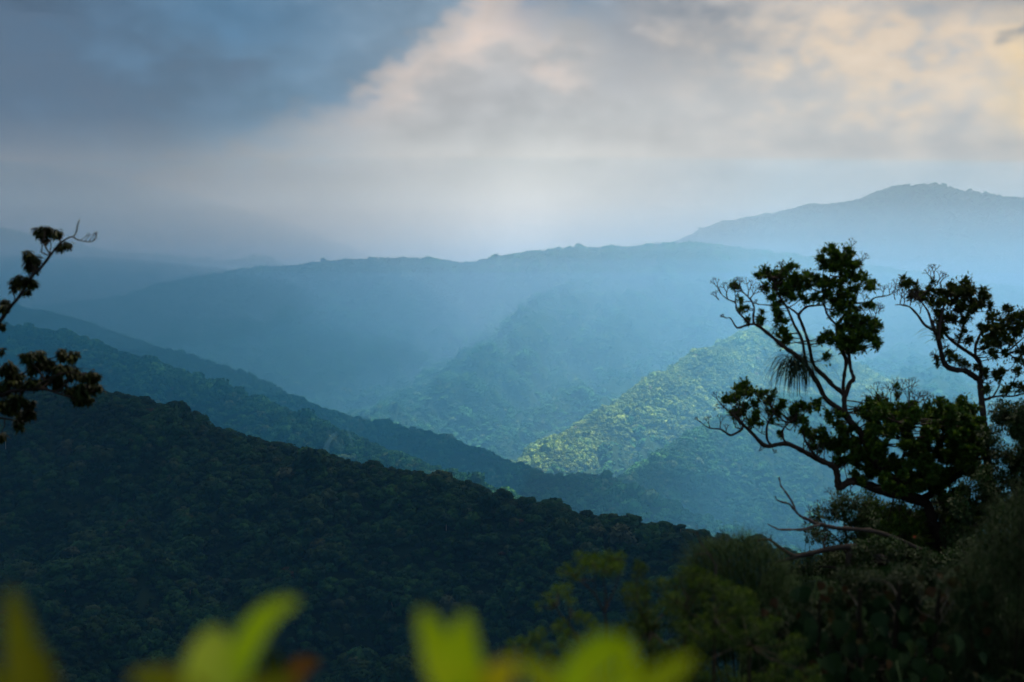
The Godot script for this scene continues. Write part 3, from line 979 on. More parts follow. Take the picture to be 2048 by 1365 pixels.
func leaning_tree() -> void:
	var t := tree("leaning_tree", "dark tree with a crooked stem bent left, standing right of the gnarled one", "tree", 1985, 1110, 27.0)
	t.bark = Color(0.04, 0.03, 0.026)
	t.extra = 1
	t.green = Color(0.035, 0.055, 0.011)
	t.tip = Color(0.11, 0.125, 0.016)
	bough(t, "trunk", [[1985, 1130, 15], [1982, 1020, 13], [1974, 900, 12], [1966, 820, 11], [1962, 784, 10], [1961, 765, 10], [1958, 755, 10]], 0, 0)
	bough(t, "branch", [[1960, 760, 9], [1944, 750, 9], [1931, 742, 9], [1911, 740, 10], [1894, 733, 9], [1886, 718, 8], [1881, 696, 8], [1876, 674, 7], [1868, 661, 6], [1850, 650, 4], [1837, 632, 4], [1821, 615, 3], [1808, 611, 3], [1801, 610, 2], [1791, 610, 1.4]], 0, -0.6)
	bough(t, "branch", [[1872, 666, 6], [1866, 650, 5], [1861, 636, 4], [1856, 622, 3.4], [1846, 608, 2.6], [1838, 596, 1.6]], -0.5, 0.2)
	bough(t, "branch", [[1878, 680, 6], [1880, 655, 5], [1884, 630, 4], [1890, 610, 3], [1900, 590, 2]], -0.5, 0.4)
	bough(t, "branch", [[1960, 762, 8], [1963, 742, 8], [1957, 720, 8], [1940, 707, 7], [1916, 691, 7], [1898, 676, 5], [1886, 662, 4]], 0.1, 0.4)
	bough(t, "branch", [[1952, 714, 6], [1951, 700, 5], [1954, 686, 5], [1962, 668, 4], [1975, 650, 3], [1990, 640, 2]], 0.2, 0.3)
	bough(t, "branch", [[1916, 691, 5], [1924, 665, 4], [1930, 645, 3.4], [1938, 620, 2.6], [1944, 598, 2]], 0.2, 0.3)
	bough(t, "branch", [[1964, 800, 6], [1974, 799, 5.4], [1985, 795, 4], [1997, 793, 3.4], [2012, 793, 3.4], [2026, 793, 3], [2048, 788, 3], [2090, 778, 2]], 0, 0.4)
	bough(t, "branch", [[2100, 1120, 10], [2116, 1000, 9], [2110, 900, 8], [2088, 820, 7], [2062, 760, 6], [2044, 715, 4], [2030, 680, 3], [2020, 650, 2]], 0.4, 0.2)
	bough(t, "branch", [[1962, 668, 4], [1985, 690, 3], [2010, 702, 2.6], [2036, 722, 2.4], [2060, 740, 2]], 0.3, 0.2)
	bough(t, "branch", [[1986, 795, 3], [1998, 775, 2.6], [2004, 755, 2]], 0.2, 0.1)
	bough(t, "branch", [[2012, 793, 3], [2022, 775, 2.4], [2032, 755, 2]], 0.3, 0.1)
	clusters(t, [[1837, 584, 14], [1829, 590, 10], [1863, 584, 14], [1883, 586, 14], [1903, 571, 13], [1933, 566, 12], [1916, 584, 15], [1944, 582, 14], [1969, 588, 12], [1962, 606, 15], [1976, 612, 9], [1938, 604, 16], [1911, 606, 15], [1885, 606, 13], [1920, 623, 13], [1947, 619, 11], [1876, 625, 12], [1894, 636, 12], [1916, 643, 11], [1931, 639, 9], [1808, 558, 8], [1807, 570, 7], [1817, 566, 7], [1867, 566, 6], [1881, 650, 11], [1891, 665, 11], [1927, 669, 9], [1938, 683, 9], [1880, 676, 8], [1850, 600, 9], [1862, 605, 8]])
	clusters(t, [[1982, 634, 11], [2019, 619, 11], [1971, 656, 14], [1993, 654, 15], [2017, 643, 15], [2035, 634, 14], [2048, 632, 12], [1982, 672, 14], [2008, 669, 14], [2028, 665, 14], [2043, 652, 14], [1971, 687, 12], [1993, 691, 10], [2017, 683, 12], [1977, 705, 9], [1988, 713, 8], [2043, 702, 11], [2013, 709, 7], [2043, 722, 9], [2060, 640, 14], [2065, 670, 14], [2062, 700, 12]])
	clusters(t, [[1958, 740, 9], [1973, 744, 9], [2002, 742, 10], [1994, 752, 8], [2032, 744, 10], [2026, 771, 10], [1971, 779, 9], [2013, 779, 7], [2041, 775, 10], [1905, 718, 8], [1922, 727, 9], [1876, 716, 6], [1895, 705, 7], [1935, 735, 6], [1878, 730, 5]])
	for q in [[1867, 564, -0.4, 22], [1869, 560, 0.0, 22], [1875, 570, 0.45, 24], [1880, 568, 0.6, 20], [1801, 608, 0.3, 22], [1808, 610, 0.1, 20], [1821, 612, 0.2, 22], [1791, 600, -0.2, 14], [1840, 628, 0.1, 18], [1795, 590, 0.0, 16], [1876, 716, -0.8, 14], [1885, 700, 0.9, 14]]:
		spray(t, q[0], q[1], q[2], q[3] * 0.55, 3, 1.5, 0.6)
	var f := tree("branch_fern", "tuft of curved fern fronds on the bent stem of the dark leaning tree", "fern", 1870, 670, 26.4)
	f.root.position = at(1874, 672, 26.4)
	for q in [[1870, 666, 2.9, 0.75], [1868, 668, 3.0, 0.55], [1872, 676, 3.1, 0.6], [1874, 684, 3.2, 0.45], [1872, 662, 2.7, 0.65], [1886, 739, 3.3, 0.6], [1893, 738, 3.6, 0.3], [1935, 745, 3.9, 0.3]]:
		var mb := MB.new(f.root.position)
		strap(mb, at(q[0], q[1], 26.4), Vector3(cos(q[2]), 0.55, rr(-0.2, 0.3)), q[3] * 0.62, 0.035, rr(1.3, 2.0), Color(0.026, 0.05, 0.018), 7)
		part("frond", mb.mesh(), leaf_mat, f.root)

func left_tree() -> void:
	var t := tree("drooping_leaf_tree", "tree with umbrella-like leaf whorls reaching in from the left edge", "tree", -110, 1300, 18.0)
	t.bark = Color(0.03, 0.024, 0.022)
	t.green = Color(0.018, 0.03, 0.008)
	t.tip = Color(0.045, 0.05, 0.012)
	stem_to_ground(t, -110, 1000, 26, "trunk")
	bough(t, "branch", [[-110, 1010, 22], [-95, 900, 17], [-60, 780, 12], [-28, 690, 8], [0, 642, 6.4], [21, 613, 6], [39, 592, 5.6], [60, 557, 5], [81, 536, 4.6], [102, 508, 4], [120, 487, 3], [141, 474, 2.4], [155, 480, 1.9], [169, 483, 1.7], [183, 483, 1.5], [192, 477, 1.1]], 0, -0.5)
	bough(t, "branch", [[-100, 900, 12], [-50, 830, 9], [-10, 795, 7], [25, 782, 5], [63, 780, 4.4], [91, 779, 3.6], [116, 788, 3], [141, 794, 2.2], [160, 790, 1.4]], 0, -0.3)
	bough(t, "branch", [[-60, 840, 8], [-20, 835, 5], [10, 838, 3], [30, 842, 2]], 0.2, 0.2)
	bough(t, "branch", [[63, 780, 3], [85, 765, 2.6], [110, 752, 2.4], [140, 745, 2], [170, 752, 1.4]], -0.2, -0.2)
	bough(t, "branch", [[-10, 795, 5], [20, 765, 4], [50, 745, 3], [80, 725, 2], [120, 712, 1.4]], 0.1, 0.3)
	clusters(t, [[79, 462, 13], [95, 460, 13], [114, 466, 12], [134, 488, 10], [120, 492, 9], [89, 474, 10], [56, 513, 15], [72, 520, 13], [57, 531, 11], [69, 538, 9], [39, 559, 15], [28, 569, 11], [56, 562, 13], [67, 566, 9], [53, 580, 7], [11, 604, 11], [7, 615, 10], [2, 650, 6]], "whorl")
	clusters(t, [[14, 737, 20], [32, 747, 18], [53, 712, 16], [77, 705, 16], [67, 733, 18], [88, 726, 16], [123, 706, 16], [144, 710, 15], [105, 729, 18], [130, 733, 18], [116, 758, 20], [148, 747, 18], [172, 747, 16], [190, 752, 14], [181, 772, 17], [197, 776, 10], [162, 779, 18], [172, 798, 14], [155, 802, 12], [141, 782, 15], [88, 758, 18], [63, 765, 15], [40, 770, 14]], "whorl")
	clusters(t, [[35, 800, 18], [56, 810, 16], [21, 817, 18], [42, 832, 16], [60, 826, 12], [39, 851, 11], [7, 807, 18], [3, 872, 9], [1, 699, 8], [10, 772, 20], [-20, 760, 18], [-25, 800, 18], [-20, 840, 16]], "whorl")
	bough(t, "bare_twig", [[146, 474, 2.4], [152, 464, 2.2], [154, 452, 2.0], [158, 440, 1.6]], -0.45)
	for q in [[160, 481, 0.9, 26], [169, 483, 0.8, 28], [178, 483, 0.6, 26], [186, 482, 0.3, 24], [192, 477, 0.1, 14]]:
		spray(t, q[0], q[1], q[2], q[3] * 0.5, 1, 0.75, 0.3)

func dead_tree() -> void:
	var t := tree("dead_tree", "dead leafless trunk with pale broken limbs sticking out left below the gnarled tree", "dead tree", 1770, 1150, 20.0)
	t.bark = Color(0.05, 0.04, 0.034)
	t.stout = 0.66
	var pale := Color(0.12, 0.095, 0.08)
	bough(t, "trunk", [[1815, 1190, 12], [1785, 1135, 12], [1760, 1115, 11], [1735, 1102, 10], [1710, 1095, 9.6], [1680, 1096, 9], [1650, 1101, 8.4], [1620, 1108, 8], [1592, 1114, 7.6], [1572, 1122, 6.6], [1551, 1127, 5.4]], 0, -0.5)
	bough(t, "branch", [[1592, 1115, 5.6], [1574, 1105, 5.6], [1560, 1096, 5.2], [1548, 1086, 4.8], [1539, 1080, 4.4], [1527, 1080, 3.8], [1510, 1083, 2.8], [1498, 1082, 1.8]], -0.4, -0.3, Color(0.06, 0.046, 0.038), 0.3)
	bough(t, "broken_stub", [[1555, 1126, 5.2], [1551, 1127.5, 5.4], [1549, 1128, 4.6]], -0.55, 0, pale)
	bough(t, "broken_stub", [[1541, 1080, 2.2], [1542, 1075, 1.8], [1541, 1071, 1.5]], -0.55, 0)
	bough(t, "branch", [[1860, 1110, 8], [1800, 1080, 7.4], [1750, 1064, 7], [1720, 1060, 6.6], [1690, 1058, 6.4], [1668, 1056, 6], [1650, 1052, 5.6], [1628, 1046, 5]], 0.2, -0.6, Color(0.055, 0.043, 0.036), 0.3)
	bough(t, "branch", [[1640, 1050, 4], [1622, 1055, 4], [1607, 1060, 3.6], [1585, 1060, 3.4], [1560, 1060, 3.2], [1550, 1056, 2.6], [1536, 1049, 1.5]], -0.4, -0.2, pale, 0.3)
	bough(t, "branch", [[1632, 1048, 5], [1617, 1040, 4.4], [1605, 1035, 4.2], [1597, 1029, 4], [1588, 1018, 3.8], [1578, 1008, 3.2], [1565, 1005, 2.8], [1553, 1000, 2]], -0.4, -0.2, Color(0.075, 0.058, 0.055), 0.3)
	bough(t, "branch", [[1590, 1020, 3.4], [1588, 1011, 3], [1577, 992, 3], [1567, 979, 2.8], [1562, 972, 2.4], [1560, 962, 2.2], [1558, 955, 2]], -0.5, 0.1, Color(0.1, 0.07, 0.07), 0.3)
	bough(t, "branch", [[1650, 1098, 5], [1648, 1085, 3.4], [1655, 1068, 2.4], [1650, 1056, 1.6]], -0.3, 0.1)
	spray(t, 1553, 1000, -0.4, 5, 1, 1.2)
	spray(t, 1628, 1110, 0.0, 12, 0, 1.0)

	var d := tree("dead_sapling", "thin dead sapling with curled bare twigs above the feathery bush", "dead tree", 1420, 1150, 12.0)
	d.bark = Color(0.075, 0.06, 0.05)
	stem_to_ground(d, 1432, 1130, 2.4)
	bough(d, "branch", [[1432, 1132, 2.2], [1416, 1105, 2], [1404, 1090, 1.9], [1397, 1075, 1.7], [1392, 1066, 1.5], [1378, 1063, 1.2], [1372, 1060, 0.8]])
	bough(d, "branch", [[1397, 1074, 1.3], [1395, 1062, 1.1], [1393, 1050, 0.7]])
	bough(d, "branch", [[1424, 1110, 1.6], [1408, 1108, 1.3], [1388, 1110, 0.8]])

func undergrowth() -> void:
	var s := tree("small_leaved_shrub", "green shrub with small leaves growing around the dead pale limbs", "shrub", 1690, 1150, 21.0)
	s.green = Color(0.022, 0.044, 0.012)
	s.tip = Color(0.05, 0.075, 0.02)
	stem_to_ground(s, 1700, 1100, 6)
	bough(s, "stem", [[1700, 1130, 5], [1695, 1090, 4], [1690, 1050, 3], [1684, 1010, 2]])
	bough(s, "stem", [[1700, 1125, 4], [1680, 1085, 3], [1655, 1060, 2], [1635, 1035, 1.6]])
	bough(s, "stem", [[1700, 1140, 4], [1660, 1135, 3], [1620, 1135, 2], [1585, 1140, 1.6]])
	bough(s, "stem", [[1700, 1120, 4], [1725, 1060, 3], [1740, 1020, 2]])
	clusters(s, [[1635, 1032, 18], [1677, 1002, 20], [1686, 1020, 24], [1703, 1002, 18], [1663, 1025, 18], [1625, 1072, 16], [1644, 1067, 18], [1616, 1053, 10], [1656, 1081, 14], [1705, 1032, 22], [1726, 1011, 20], [1740, 1040, 22], [1715, 1060, 22], [1690, 1070, 14]], "broad")
	clusters(s, [[1585, 1133, 18], [1620, 1128, 22], [1656, 1130, 24], [1691, 1128, 26], [1569, 1140, 11], [1672, 1144, 20], [1610, 1148, 16], [1725, 1125, 24]], "broad")
	for q in [[1650, 1025, -0.5, 24], [1620, 1030, -0.1, 16], [1700, 985, 0.1, 20], [1668, 1000, -0.5, 22]]:
		spray(s, q[0], q[1], q[2], q[3] * 0.5, 3, 1.2)

	var b := tree("dark_bush", "tall dark bush with fine leaves filling the right edge behind the trunks", "bush", 2010, 1150, 23.0)
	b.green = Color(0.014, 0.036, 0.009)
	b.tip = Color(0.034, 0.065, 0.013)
	for q in [[1990, 1000, 7], [2030, 960, 6], [2060, 900, 6], [1940, 1060, 5]]:
		stem_to_ground(b, q[0], q[1], q[2])
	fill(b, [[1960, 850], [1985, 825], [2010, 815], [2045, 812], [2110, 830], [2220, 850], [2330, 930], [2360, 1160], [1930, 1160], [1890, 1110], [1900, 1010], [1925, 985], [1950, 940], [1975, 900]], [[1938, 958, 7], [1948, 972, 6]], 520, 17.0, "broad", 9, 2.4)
	var g := tree("shaded_thicket", "dark thicket of leaves in the shade under the gnarled trunk", "bush", 1800, 1150, 25.5)
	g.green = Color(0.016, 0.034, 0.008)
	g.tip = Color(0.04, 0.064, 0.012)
	for q in [[1760, 1080, 5], [1830, 1060, 5], [1890, 1070, 5]]:
		stem_to_ground(g, q[0], q[1], q[2])
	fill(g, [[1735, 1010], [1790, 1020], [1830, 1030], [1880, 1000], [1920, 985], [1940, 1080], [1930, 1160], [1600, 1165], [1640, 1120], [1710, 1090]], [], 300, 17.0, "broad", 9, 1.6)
	var v := tree("leafy_undershrub", "dark leafy undergrowth covering the foot of the gnarled trunk and the dead log", "shrub", 1840, 1170, 18.6)
	v.bark = Color(0.03, 0.025, 0.02)
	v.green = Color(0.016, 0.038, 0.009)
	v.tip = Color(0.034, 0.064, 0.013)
	for q in [[1770, 1130, 4], [1850, 1110, 4], [1930, 1100, 4]]:
		stem_to_ground(v, q[0], q[1], q[2])
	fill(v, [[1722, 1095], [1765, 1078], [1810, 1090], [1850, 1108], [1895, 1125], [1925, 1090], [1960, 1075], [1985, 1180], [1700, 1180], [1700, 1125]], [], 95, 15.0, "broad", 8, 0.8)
	# a tall stalk with red bracts and sparse plants below the trunk
	var r := tree("red_flower_stalk", "slender drooping stalk with a small red flower head below the gnarled trunk", "flower", 1845, 1130, 21.5)
	r.bark = Color(0.07, 0.08, 0.03)
	stem_to_ground(r, 1838, 1128, 1.8)
	bough(r, "stem", [[1838, 1130, 1.8], [1841, 1112, 1.6], [1838, 1098, 1.5], [1832, 1086, 1.4], [1829, 1078, 1.2]])
	var mb := MB.new(r.root.position)
	rosette(mb, at(1829, 1076, 21.5), Vector3(0, 1, 0.2).normalized(), 9, 0.05, 0.02, Color(0.22, 0.03, 0.015), Color(0.25, 0.05, 0.02))
	part("flower_head", mb.mesh(), leaf_mat, r.root)
	for k in 8:
		var mf := MB.new(r.root.position)
		strap(mf, at(1831 + rr(0, 6), 1078, 21.5), Vector3(rr(-0.3, 1), rr(0.2, 0.9), rr(-0.6, 0.6)), rr(0.12, 0.28), 0.012, 3.0, Color(0.05, 0.07, 0.02))
		part("leaf", mf.mesh(), leaf_mat, r.root)

	feathery("feathery_bush", "wispy dark bush of arching needle sprays left of the dead limbs", 1480, 1300, 13.0, [[1368, 1190], [1380, 1125], [1405, 1095], [1450, 1090], [1490, 1080], [1530, 1098], [1562, 1140], [1595, 1205], [1610, 1330], [1368, 1330]], 6500, Color(0.024, 0.05, 0.014))
	feathery("feathery_bush", "large dark feathery bush filling the lower right corner", 2000, 1420, 11.0, [[1890, 1400], [1895, 1280], [1925, 1150], [1965, 1070], [1995, 1020], [2050, 985], [2150, 1000], [2260, 1100], [2300, 1400]], 9500, Color(0.018, 0.036, 0.012))

func feathery(called: String, label: String, px: float, py: float, depth: float, outline: Array, count: int, color: Color) -> void:
	var t := tree(called, label, "bush", px, py, depth)
	t.bark = Color(0.025, 0.022, 0.015)
	var unit := depth / F
	var poly := PackedVector2Array()
	var lo := Vector2(INF, INF)
	var hi := -lo
	for q in outline:
		poly.append(Vector2(q[0], q[1]))
		lo = lo.min(poly[-1])
		hi = hi.max(poly[-1])
	for k in 7:
		var f := (k + 0.5) / 7.0
		var x := lerpf(lo.x + 15, hi.x - 15, f)
		bough(t, "stem", [[lerpf(px, x, 0.2), hi.y + 90, 3.4], [lerpf(px, x, 0.7), hi.y - 40, 3], [x, lerpf(lo.y, hi.y, 0.35), 2], [x + 12 * (f - 0.5), lerpf(lo.y, hi.y, 0.16), 1]], rr(-0.4, 0.4))
	var mf := MB.new(t.root.position)
	var made := 0
	while made < count:
		var p := Vector2(rr(lo.x, hi.x), rr(lo.y, hi.y))
		if not Geometry2D.is_point_in_polygon(p, poly):
			continue
		var side := (p.x - (lo.x + hi.x) * 0.5) / (hi.x - lo.x)
		var d := Vector3(side * 1.2 + rr(-0.7, 0.9), rr(0.5, 1.3), rr(-0.8, 0.8)).normalized()
		strap(mf, at(p.x, p.y, depth + rr(-0.5, 0.5)), d, unit * rr(35, 80), unit * 1.8, rr(1.2, 3.2), shade(color, 0.5), 5)
		made += 1
		if made % 500 == 0:
			part("needle_spray", mf.mesh(), fine_mat, t.root, "stuff")
			mf = MB.new(t.root.position)

func saplings() -> void:
	var t := tree("flat_topped_sapling", "slim green sapling with a flat open top above the yellow leaves", "sapling", 1212, 1330, 8.8)
	t.bark = Color(0.055, 0.042, 0.03)
	t.green = Color(0.075, 0.13, 0.014)
	t.tip = Color(0.15, 0.21, 0.02)
	stem_to_ground(t, 1212, 1300, 5)
	bough(t, "stem", [[1212, 1310, 4.6], [1213, 1260, 4], [1210, 1225, 3.6]])
	bough(t, "branch", [[1210, 1226, 3.2], [1204, 1217, 3], [1193, 1195, 2.6], [1171, 1170, 2.4], [1152, 1157, 1.6], [1132, 1146, 1]], 0, -0.15)
	bough(t, "branch", [[1211, 1224, 3], [1211, 1181, 2.4], [1207, 1159, 2], [1206, 1135, 1.2]])
	bough(t, "branch", [[1212, 1222, 3], [1216, 1208, 2.6], [1229, 1181, 2.2], [1240, 1143, 1.6], [1242, 1120, 1]], 0, 0.15)
	bough(t, "branch", [[1198, 1205, 2.2], [1191, 1187, 2], [1189, 1159, 1.6], [1196, 1135, 1]])
	clusters(t, [[1226, 1127, 18], [1215, 1116, 14], [1242, 1118, 14], [1190, 1121, 14], [1158, 1116, 12], [1171, 1137, 16], [1149, 1151, 15], [1122, 1146, 9], [1133, 1137, 10], [1207, 1140, 18], [1231, 1143, 16], [1193, 1132, 16], [1177, 1120, 12], [1238, 1134, 12]], "fine")
	var u := tree("slanting_sapling", "thin sapling leaning left with small leaf tufts, left of the flat-topped one", "sapling", 1175, 1340, 8.2)
	u.bark = t.bark
	u.green = t.green
	u.tip = t.tip
	stem_to_ground(u, 1172, 1320, 4)
	bough(u, "stem", [[1174, 1330, 4], [1166, 1302, 3.4], [1149, 1266, 3], [1133, 1244, 2.6], [1117, 1225, 2], [1106, 1203, 1.4]])
	bough(u, "branch", [[1138, 1250, 2], [1139, 1225, 1.6], [1140, 1200, 1]])
	bough(u, "branch", [[1157, 1282, 2], [1140, 1270, 1.6], [1118, 1262, 1]])
	clusters(u, [[1117, 1184, 16], [1133, 1181, 14], [1095, 1195, 10], [1076, 1214, 9], [1141, 1203, 10], [1158, 1239, 14], [1114, 1260, 14], [1122, 1252, 14], [1177, 1241, 12], [1136, 1269, 12], [1188, 1255, 12], [1106, 1210, 9]], "fine")
	var w := tree("low_sapling", "low leafy sapling just right of the broad yellow leaf", "sapling", 1090, 1420, 7.4)
	w.bark = t.bark
	w.green = t.green
	w.tip = t.tip
	stem_to_ground(w, 1075, 1330, 4)
	bough(w, "branch", [[1075, 1340, 3], [1062, 1310, 2], [1045, 1288, 1.2]])
	bough(w, "branch", [[1075, 1335, 3], [1095, 1310, 2], [1125, 1292, 1.2]])
	clusters(w, [[1067, 1282, 16], [1044, 1288, 14], [1081, 1269, 12], [1125, 1290, 14], [1022, 1292, 12], [1094, 1300, 14], [1105, 1325, 14], [1060, 1310, 14], [1015, 1310, 10], [1135, 1320, 12]], "fine")
	var b := tree("bright_bush", "soft green bush with many rounded tufts in front of the feathery one", "bush", 1420, 1420, 9.6)
	b.bark = t.bark
	b.green = Color(0.024, 0.052, 0.008)
	b.tip = Color(0.14, 0.19, 0.018)
	for q in [[1300, 1260, 4], [1370, 1230, 4], [1430, 1240, 4], [1500, 1290, 4]]:
		stem_to_ground(b, q[0], q[1], q[2])
	clusters(b, [[1278, 1143, 14], [1275, 1129, 10], [1286, 1140, 10], [1272, 1159, 10], [1365, 1150, 17], [1390, 1148, 17], [1410, 1156, 16], [1260, 1180, 15], [1290, 1178, 16], [1330, 1175, 16], [1350, 1172, 16], [1385, 1170, 18], [1425, 1170, 18], [1455, 1178, 16], [1480, 1190, 16]], "fine")
	fill(b, [[1250, 1185], [1300, 1172], [1350, 1165], [1440, 1165], [1490, 1190], [1520, 1225], [1570, 1255], [1620, 1290], [1640, 1400], [1230, 1400], [1235, 1290]], [], 200, 16.0, "fine", 10, 1.8)

func heart_mesh(seed_: int) -> ArrayMesh:                   # a hanging heart-shaped leaf, one unit long, tip down
	rng.seed = seed_
	var mb := MB.new()
	var rows := 7
	var shape := [0.16, 0.40, 0.46, 0.40, 0.29, 0.15, 0.01]
	var last := -1
	for k in rows:
		var f := float(k) / (rows - 1)
		var w: float = shape[k] * rr(0.93, 1.07)
		var y := -f + (0.06 if k == 1 else 0.0)
		var z := 0.10 * sin(f * PI) - 0.12 * f * f
		var c := Color.WHITE * rr(0.9, 1.1)
		c.a = 1
		var a := mb.put(Vector3(-w, y + (0.05 if k == 0 else 0.0), z + w * 0.28), Vector3(0.45, 0.15, 1).normalized(), c)
		mb.put(Vector3(-w * 0.5, y, z + w * 0.16), Vector3(0.3, 0.15, 1).normalized(), c)
		mb.put(Vector3(0, y, z), Vector3(0, 0.15, 1).normalized(), c * 1.15)
		mb.put(Vector3(w * 0.5, y, z + w * 0.16), Vector3(-0.3, 0.15, 1).normalized(), c)
		mb.put(Vector3(w, y + (0.05 if k == 0 else 0.0), z + w * 0.28), Vector3(-0.45, 0.15, 1).normalized(), c)
		if last >= 0:
			for j in 4:
				mb.tri(last + j, last + j + 1, a + j)
				mb.tri(last + j + 1, a + j + 1, a + j)
		last = a
	return mb.mesh()

func heart_leaves() -> void:
	var meshes := [heart_mesh(1), heart_mesh(2), heart_mesh(3)]
	rng.seed = 444
	var t := tree("heart_leaved_shrub", "wide shrub with hanging heart-shaped leaves and rusty young tips at the lower right", "shrub", 1720, 1400, 10.8)
	t.bark = Color(0.022, 0.018, 0.012)
	var tones := []
	for c in [Color(0.012, 0.03, 0.009), Color(0.017, 0.036, 0.01), Color(0.009, 0.024, 0.008), Color(0.032, 0.026, 0.007), Color(0.045, 0.022, 0.008)]:
		var m := leafy("heart_leaf", 0.6, Color(0.4, 0.5, 0.15), 0.2)
		m.albedo_color = c.linear_to_srgb()
		tones.append(m)
	for q in [[1560, 1230, 4], [1640, 1200, 4], [1720, 1180, 5], [1800, 1170, 5], [1880, 1180, 4]]:
		stem_to_ground(t, q[0], q[1], q[2])
	var edge := [[1490, 1240], [1560, 1190], [1620, 1168], [1700, 1140], [1720, 1128], [1850, 1125], [1920, 1135], [2000, 1180]]
	var unit := t.depth / F
	for k in 290:
		var px := rr(1500, 1985)
		var top := 1130.0
		for j in edge.size() - 1:
			if px >= edge[j][0] and px <= edge[j + 1][0]:
				top = lerpf(edge[j][1], edge[j + 1][1], (px - edge[j][0]) / (edge[j + 1][0] - edge[j][0]))
		var f := pow(rng.randf(), 0.9)
		var py := lerpf(top - 6, 1400, f)
		var young := f < 0.3 and rng.randf() < 0.55 or rng.randf() < 0.12
		var size := (rr(14, 24) if young else rr(24, 44)) * unit
		var o := part("heart_leaf", meshes[k % 3], tones[rng.randi_range(3, 4) if young else rng.randi_range(0, 2)], t.root)
		var p := at(px, py, t.depth + (f - 0.5) * -1.2 + rr(-0.5, 0.6))
		var droop := rr(-0.5, 0.25)
		o.transform = Transform3D(Basis.from_euler(Vector3(droop, rr(-1.0, 1.0), rr(-0.45, 0.45))).scaled(Vector3.ONE * size), p - t.root.position)
	# leafy mass behind them
	t.green = Color(0.014, 0.032, 0.009)
	t.tip = Color(0.028, 0.052, 0.012)
	t.depth = 11.8
	fill(t, [[1500, 1250], [1570, 1200], [1640, 1175], [1720, 1140], [1850, 1138], [1930, 1150], [2010, 1200], [2120, 1200], [2120, 1420], [1500, 1420]], [], 190, 24.0, "broad", 10, 1.0)

func blade(called: String, t: Woody, path: Array, half_: float, color: Color, depth_: float) -> void:       # one broad leaf along a line
	var half := half_ * 0.9
	var depth := depth_ * 0.84
	var mb := MB.new(t.root.position)
	var pts := []
	for k in path.size():
		pts.append(at(path[k][0], path[k][1], depth + 0.03 * k))
	var n := 12
	var last := -1
	for k in n + 1:
		var s := float(k) / n
		var p := curve(pts, s)
		var d := (curve(pts, minf(s + 0.03, 1)) - curve(pts, maxf(s - 0.03, 0))).normalized()
		var side := d.cross(Vector3(0.15, 0.35, 1)).normalized()
		var nn := side.cross(d).normalized()
		var w := half * depth / F * pow(maxf(sin(PI * (0.06 + 0.94 * pow(s, 0.85))), 0.0), 0.75)
		var c := shade(color, 0.06)
		var a := mb.put(p + side * w + nn * w * 0.25, (nn - side * 0.3).normalized(), c)
		mb.put(p, nn, c)
		mb.put(p - side * w + nn * w * 0.25, (nn + side * 0.3).normalized(), c)
		if last >= 0:
			mb.tri(last, last + 1, a)
			mb.tri(last + 1, a + 1, a)
			mb.tri(last + 1, last + 2, a + 1)
			mb.tri(last + 2, a + 2, a + 1)
		last = a
	part(called, mb.mesh(), young_mat, t.root)

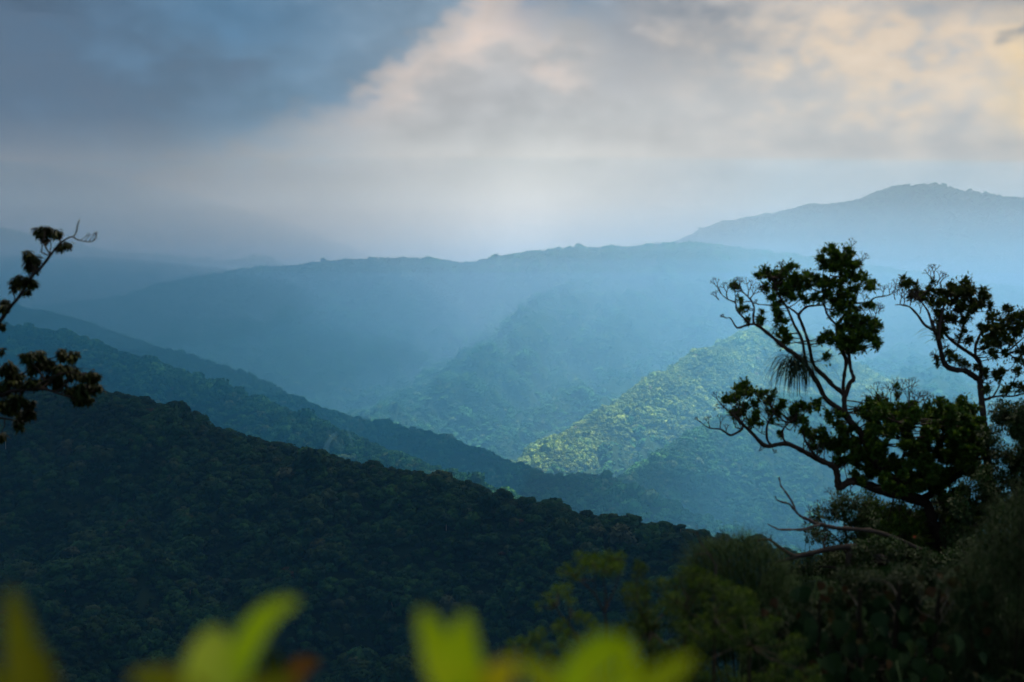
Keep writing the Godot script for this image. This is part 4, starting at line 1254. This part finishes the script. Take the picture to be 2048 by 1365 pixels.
func near_shoots() -> void:
	var lime := Color(0.43, 0.57, 0.012)
	var olive := Color(0.22, 0.22, 0.015)
	var a := tree("leafy_shoot", "out-of-focus olive shoot at the lower left corner", "plant", 40, 1500, 1.26)
	a.bark = Color(0.1, 0.11, 0.03)
	stem_to_ground(a, 50, 1440, 6)
	blade("leaf", a, [[40, 1450], [46, 1350], [36, 1260], [18, 1172]], 40, olive * 0.9, 1.5)
	blade("leaf", a, [[60, 1450], [85, 1370], [72, 1290]], 34, olive * 0.7, 1.55)
	blade("leaf", a, [[30, 1450], [-20, 1380], [-60, 1330]], 40, olive, 1.5)
	var b := tree("leafy_shoot", "out-of-focus lime shoot with a rounded leaf and a curled one, left of centre", "plant", 440, 1500, 1.34)
	b.bark = a.bark
	stem_to_ground(b, 445, 1420, 6)
	blade("leaf", b, [[440, 1440], [425, 1370], [422, 1310], [436, 1255]], 62, Color(0.44, 0.54, 0.05), 1.6)
	blade("leaf", b, [[455, 1430], [478, 1330], [508, 1262], [550, 1218], [600, 1200]], 32, lime, 1.62)
	blade("leaf", b, [[450, 1430], [370, 1375], [300, 1358], [255, 1362]], 30, Color(0.33, 0.3, 0.02), 1.6)
	blade("leaf", b, [[455, 1430], [500, 1385], [560, 1365], [600, 1372]], 26, olive, 1.6)
	var c := tree("leafy_shoot", "out-of-focus yellow-green shoot with a broad notched leaf, at the bottom centre", "plant", 930, 1500, 1.3)
	c.bark = a.bark
	stem_to_ground(c, 940, 1440, 6)
	blade("leaf", c, [[945, 1450], [905, 1360], [878, 1300], [840, 1215]], 52, Color(0.46, 0.57, 0.012), 1.55)
	blade("leaf", c, [[940, 1450], [930, 1370], [925, 1300], [930, 1222]], 46, lime, 1.58)
	blade("leaf", c, [[940, 1450], [975, 1385], [1005, 1345], [1030, 1322]], 36, Color(0.48, 0.4, 0.01), 1.55)
	var d := tree("leafy_shoot", "out-of-focus yellow shoot with an arching orange-tinged leaf, right of the notched one", "plant", 1190, 1500, 1.34)
	d.bark = a.bark
	stem_to_ground(d, 1190, 1430, 6)
	blade("leaf", d, [[1180, 1440], [1150, 1365], [1195, 1308], [1245, 1300], [1272, 1360]], 42, lime, 1.6)
	blade("leaf", d, [[1180, 1440], [1120, 1385], [1075, 1345], [1030, 1318]], 32, Color(0.4, 0.44, 0.015), 1.6)
	blade("leaf", d, [[1195, 1440], [1270, 1388], [1330, 1350], [1390, 1312]], 36, Color(0.42, 0.47, 0.015), 1.62)
	blade("leaf", d, [[1185, 1440], [1175, 1370], [1190, 1320]], 30, Color(0.36, 0.22, 0.02), 1.66)
	blade("leaf", d, [[1190, 1440], [1230, 1380], [1260, 1350]], 34, lime, 1.57)
	var e := tree("rusty_shoot", "dark blurred shoot with a rusty leaf tip between the lime leaves", "plant", 560, 1450, 2.6)
	e.bark = Color(0.05, 0.04, 0.02)
	stem_to_ground(e, 570, 1400, 4)
	blade("leaf", e, [[565, 1400], [585, 1360], [605, 1330], [640, 1325]], 26, Color(0.16, 0.07, 0.02), 2.6)
	for q in [[530, 1300], [550, 1290], [510, 1330], [580, 1310], [600, 1350], [500, 1360]]:
		blade("leaf", e, [[560, 1420], [lerpf(560, q[0], 0.5), lerpf(1420, q[1], 0.5)], q], 13, Color(0.03, 0.045, 0.01), 2.6)

func wisps() -> void:
	var o := thing("mist_wisp", "thin white wisp of mist curling up behind the nearest ridge", "mist", at(675, 905, 1180))
	o.set_meta("kind", "stuff")
	var k := 0
	for q in [[650, 908, 5, 9], [652, 897, 4, 8], [655, 888, 4, 7], [659, 880, 3.4, 6], [664, 874, 3, 6], [670, 869, 2.6, 5], [695, 862, 2, 5], [698, 868, 2, 6], [701, 876, 2.2, 6], [703, 886, 2.4, 6], [672, 890, 5, 7], [682, 896, 5, 6]]:
		var f := FogVolume.new()
		f.name = "puff"
		f.shape = RenderingServer.FOG_VOLUME_SHAPE_ELLIPSOID
		f.size = Vector3(q[2], q[3], q[2]) * 1.25
		f.position = at(q[0], q[1], 1180) - o.position
		f.rotation.z = -0.5 if k < 6 else 0.2
		var m := FogMaterial.new()
		m.albedo = Color(0.55, 0.85, 1.0)
		m.density = 0.07 if k < 10 else 0.02
		f.material = m
		o.add_child(f, true)
		k += 1
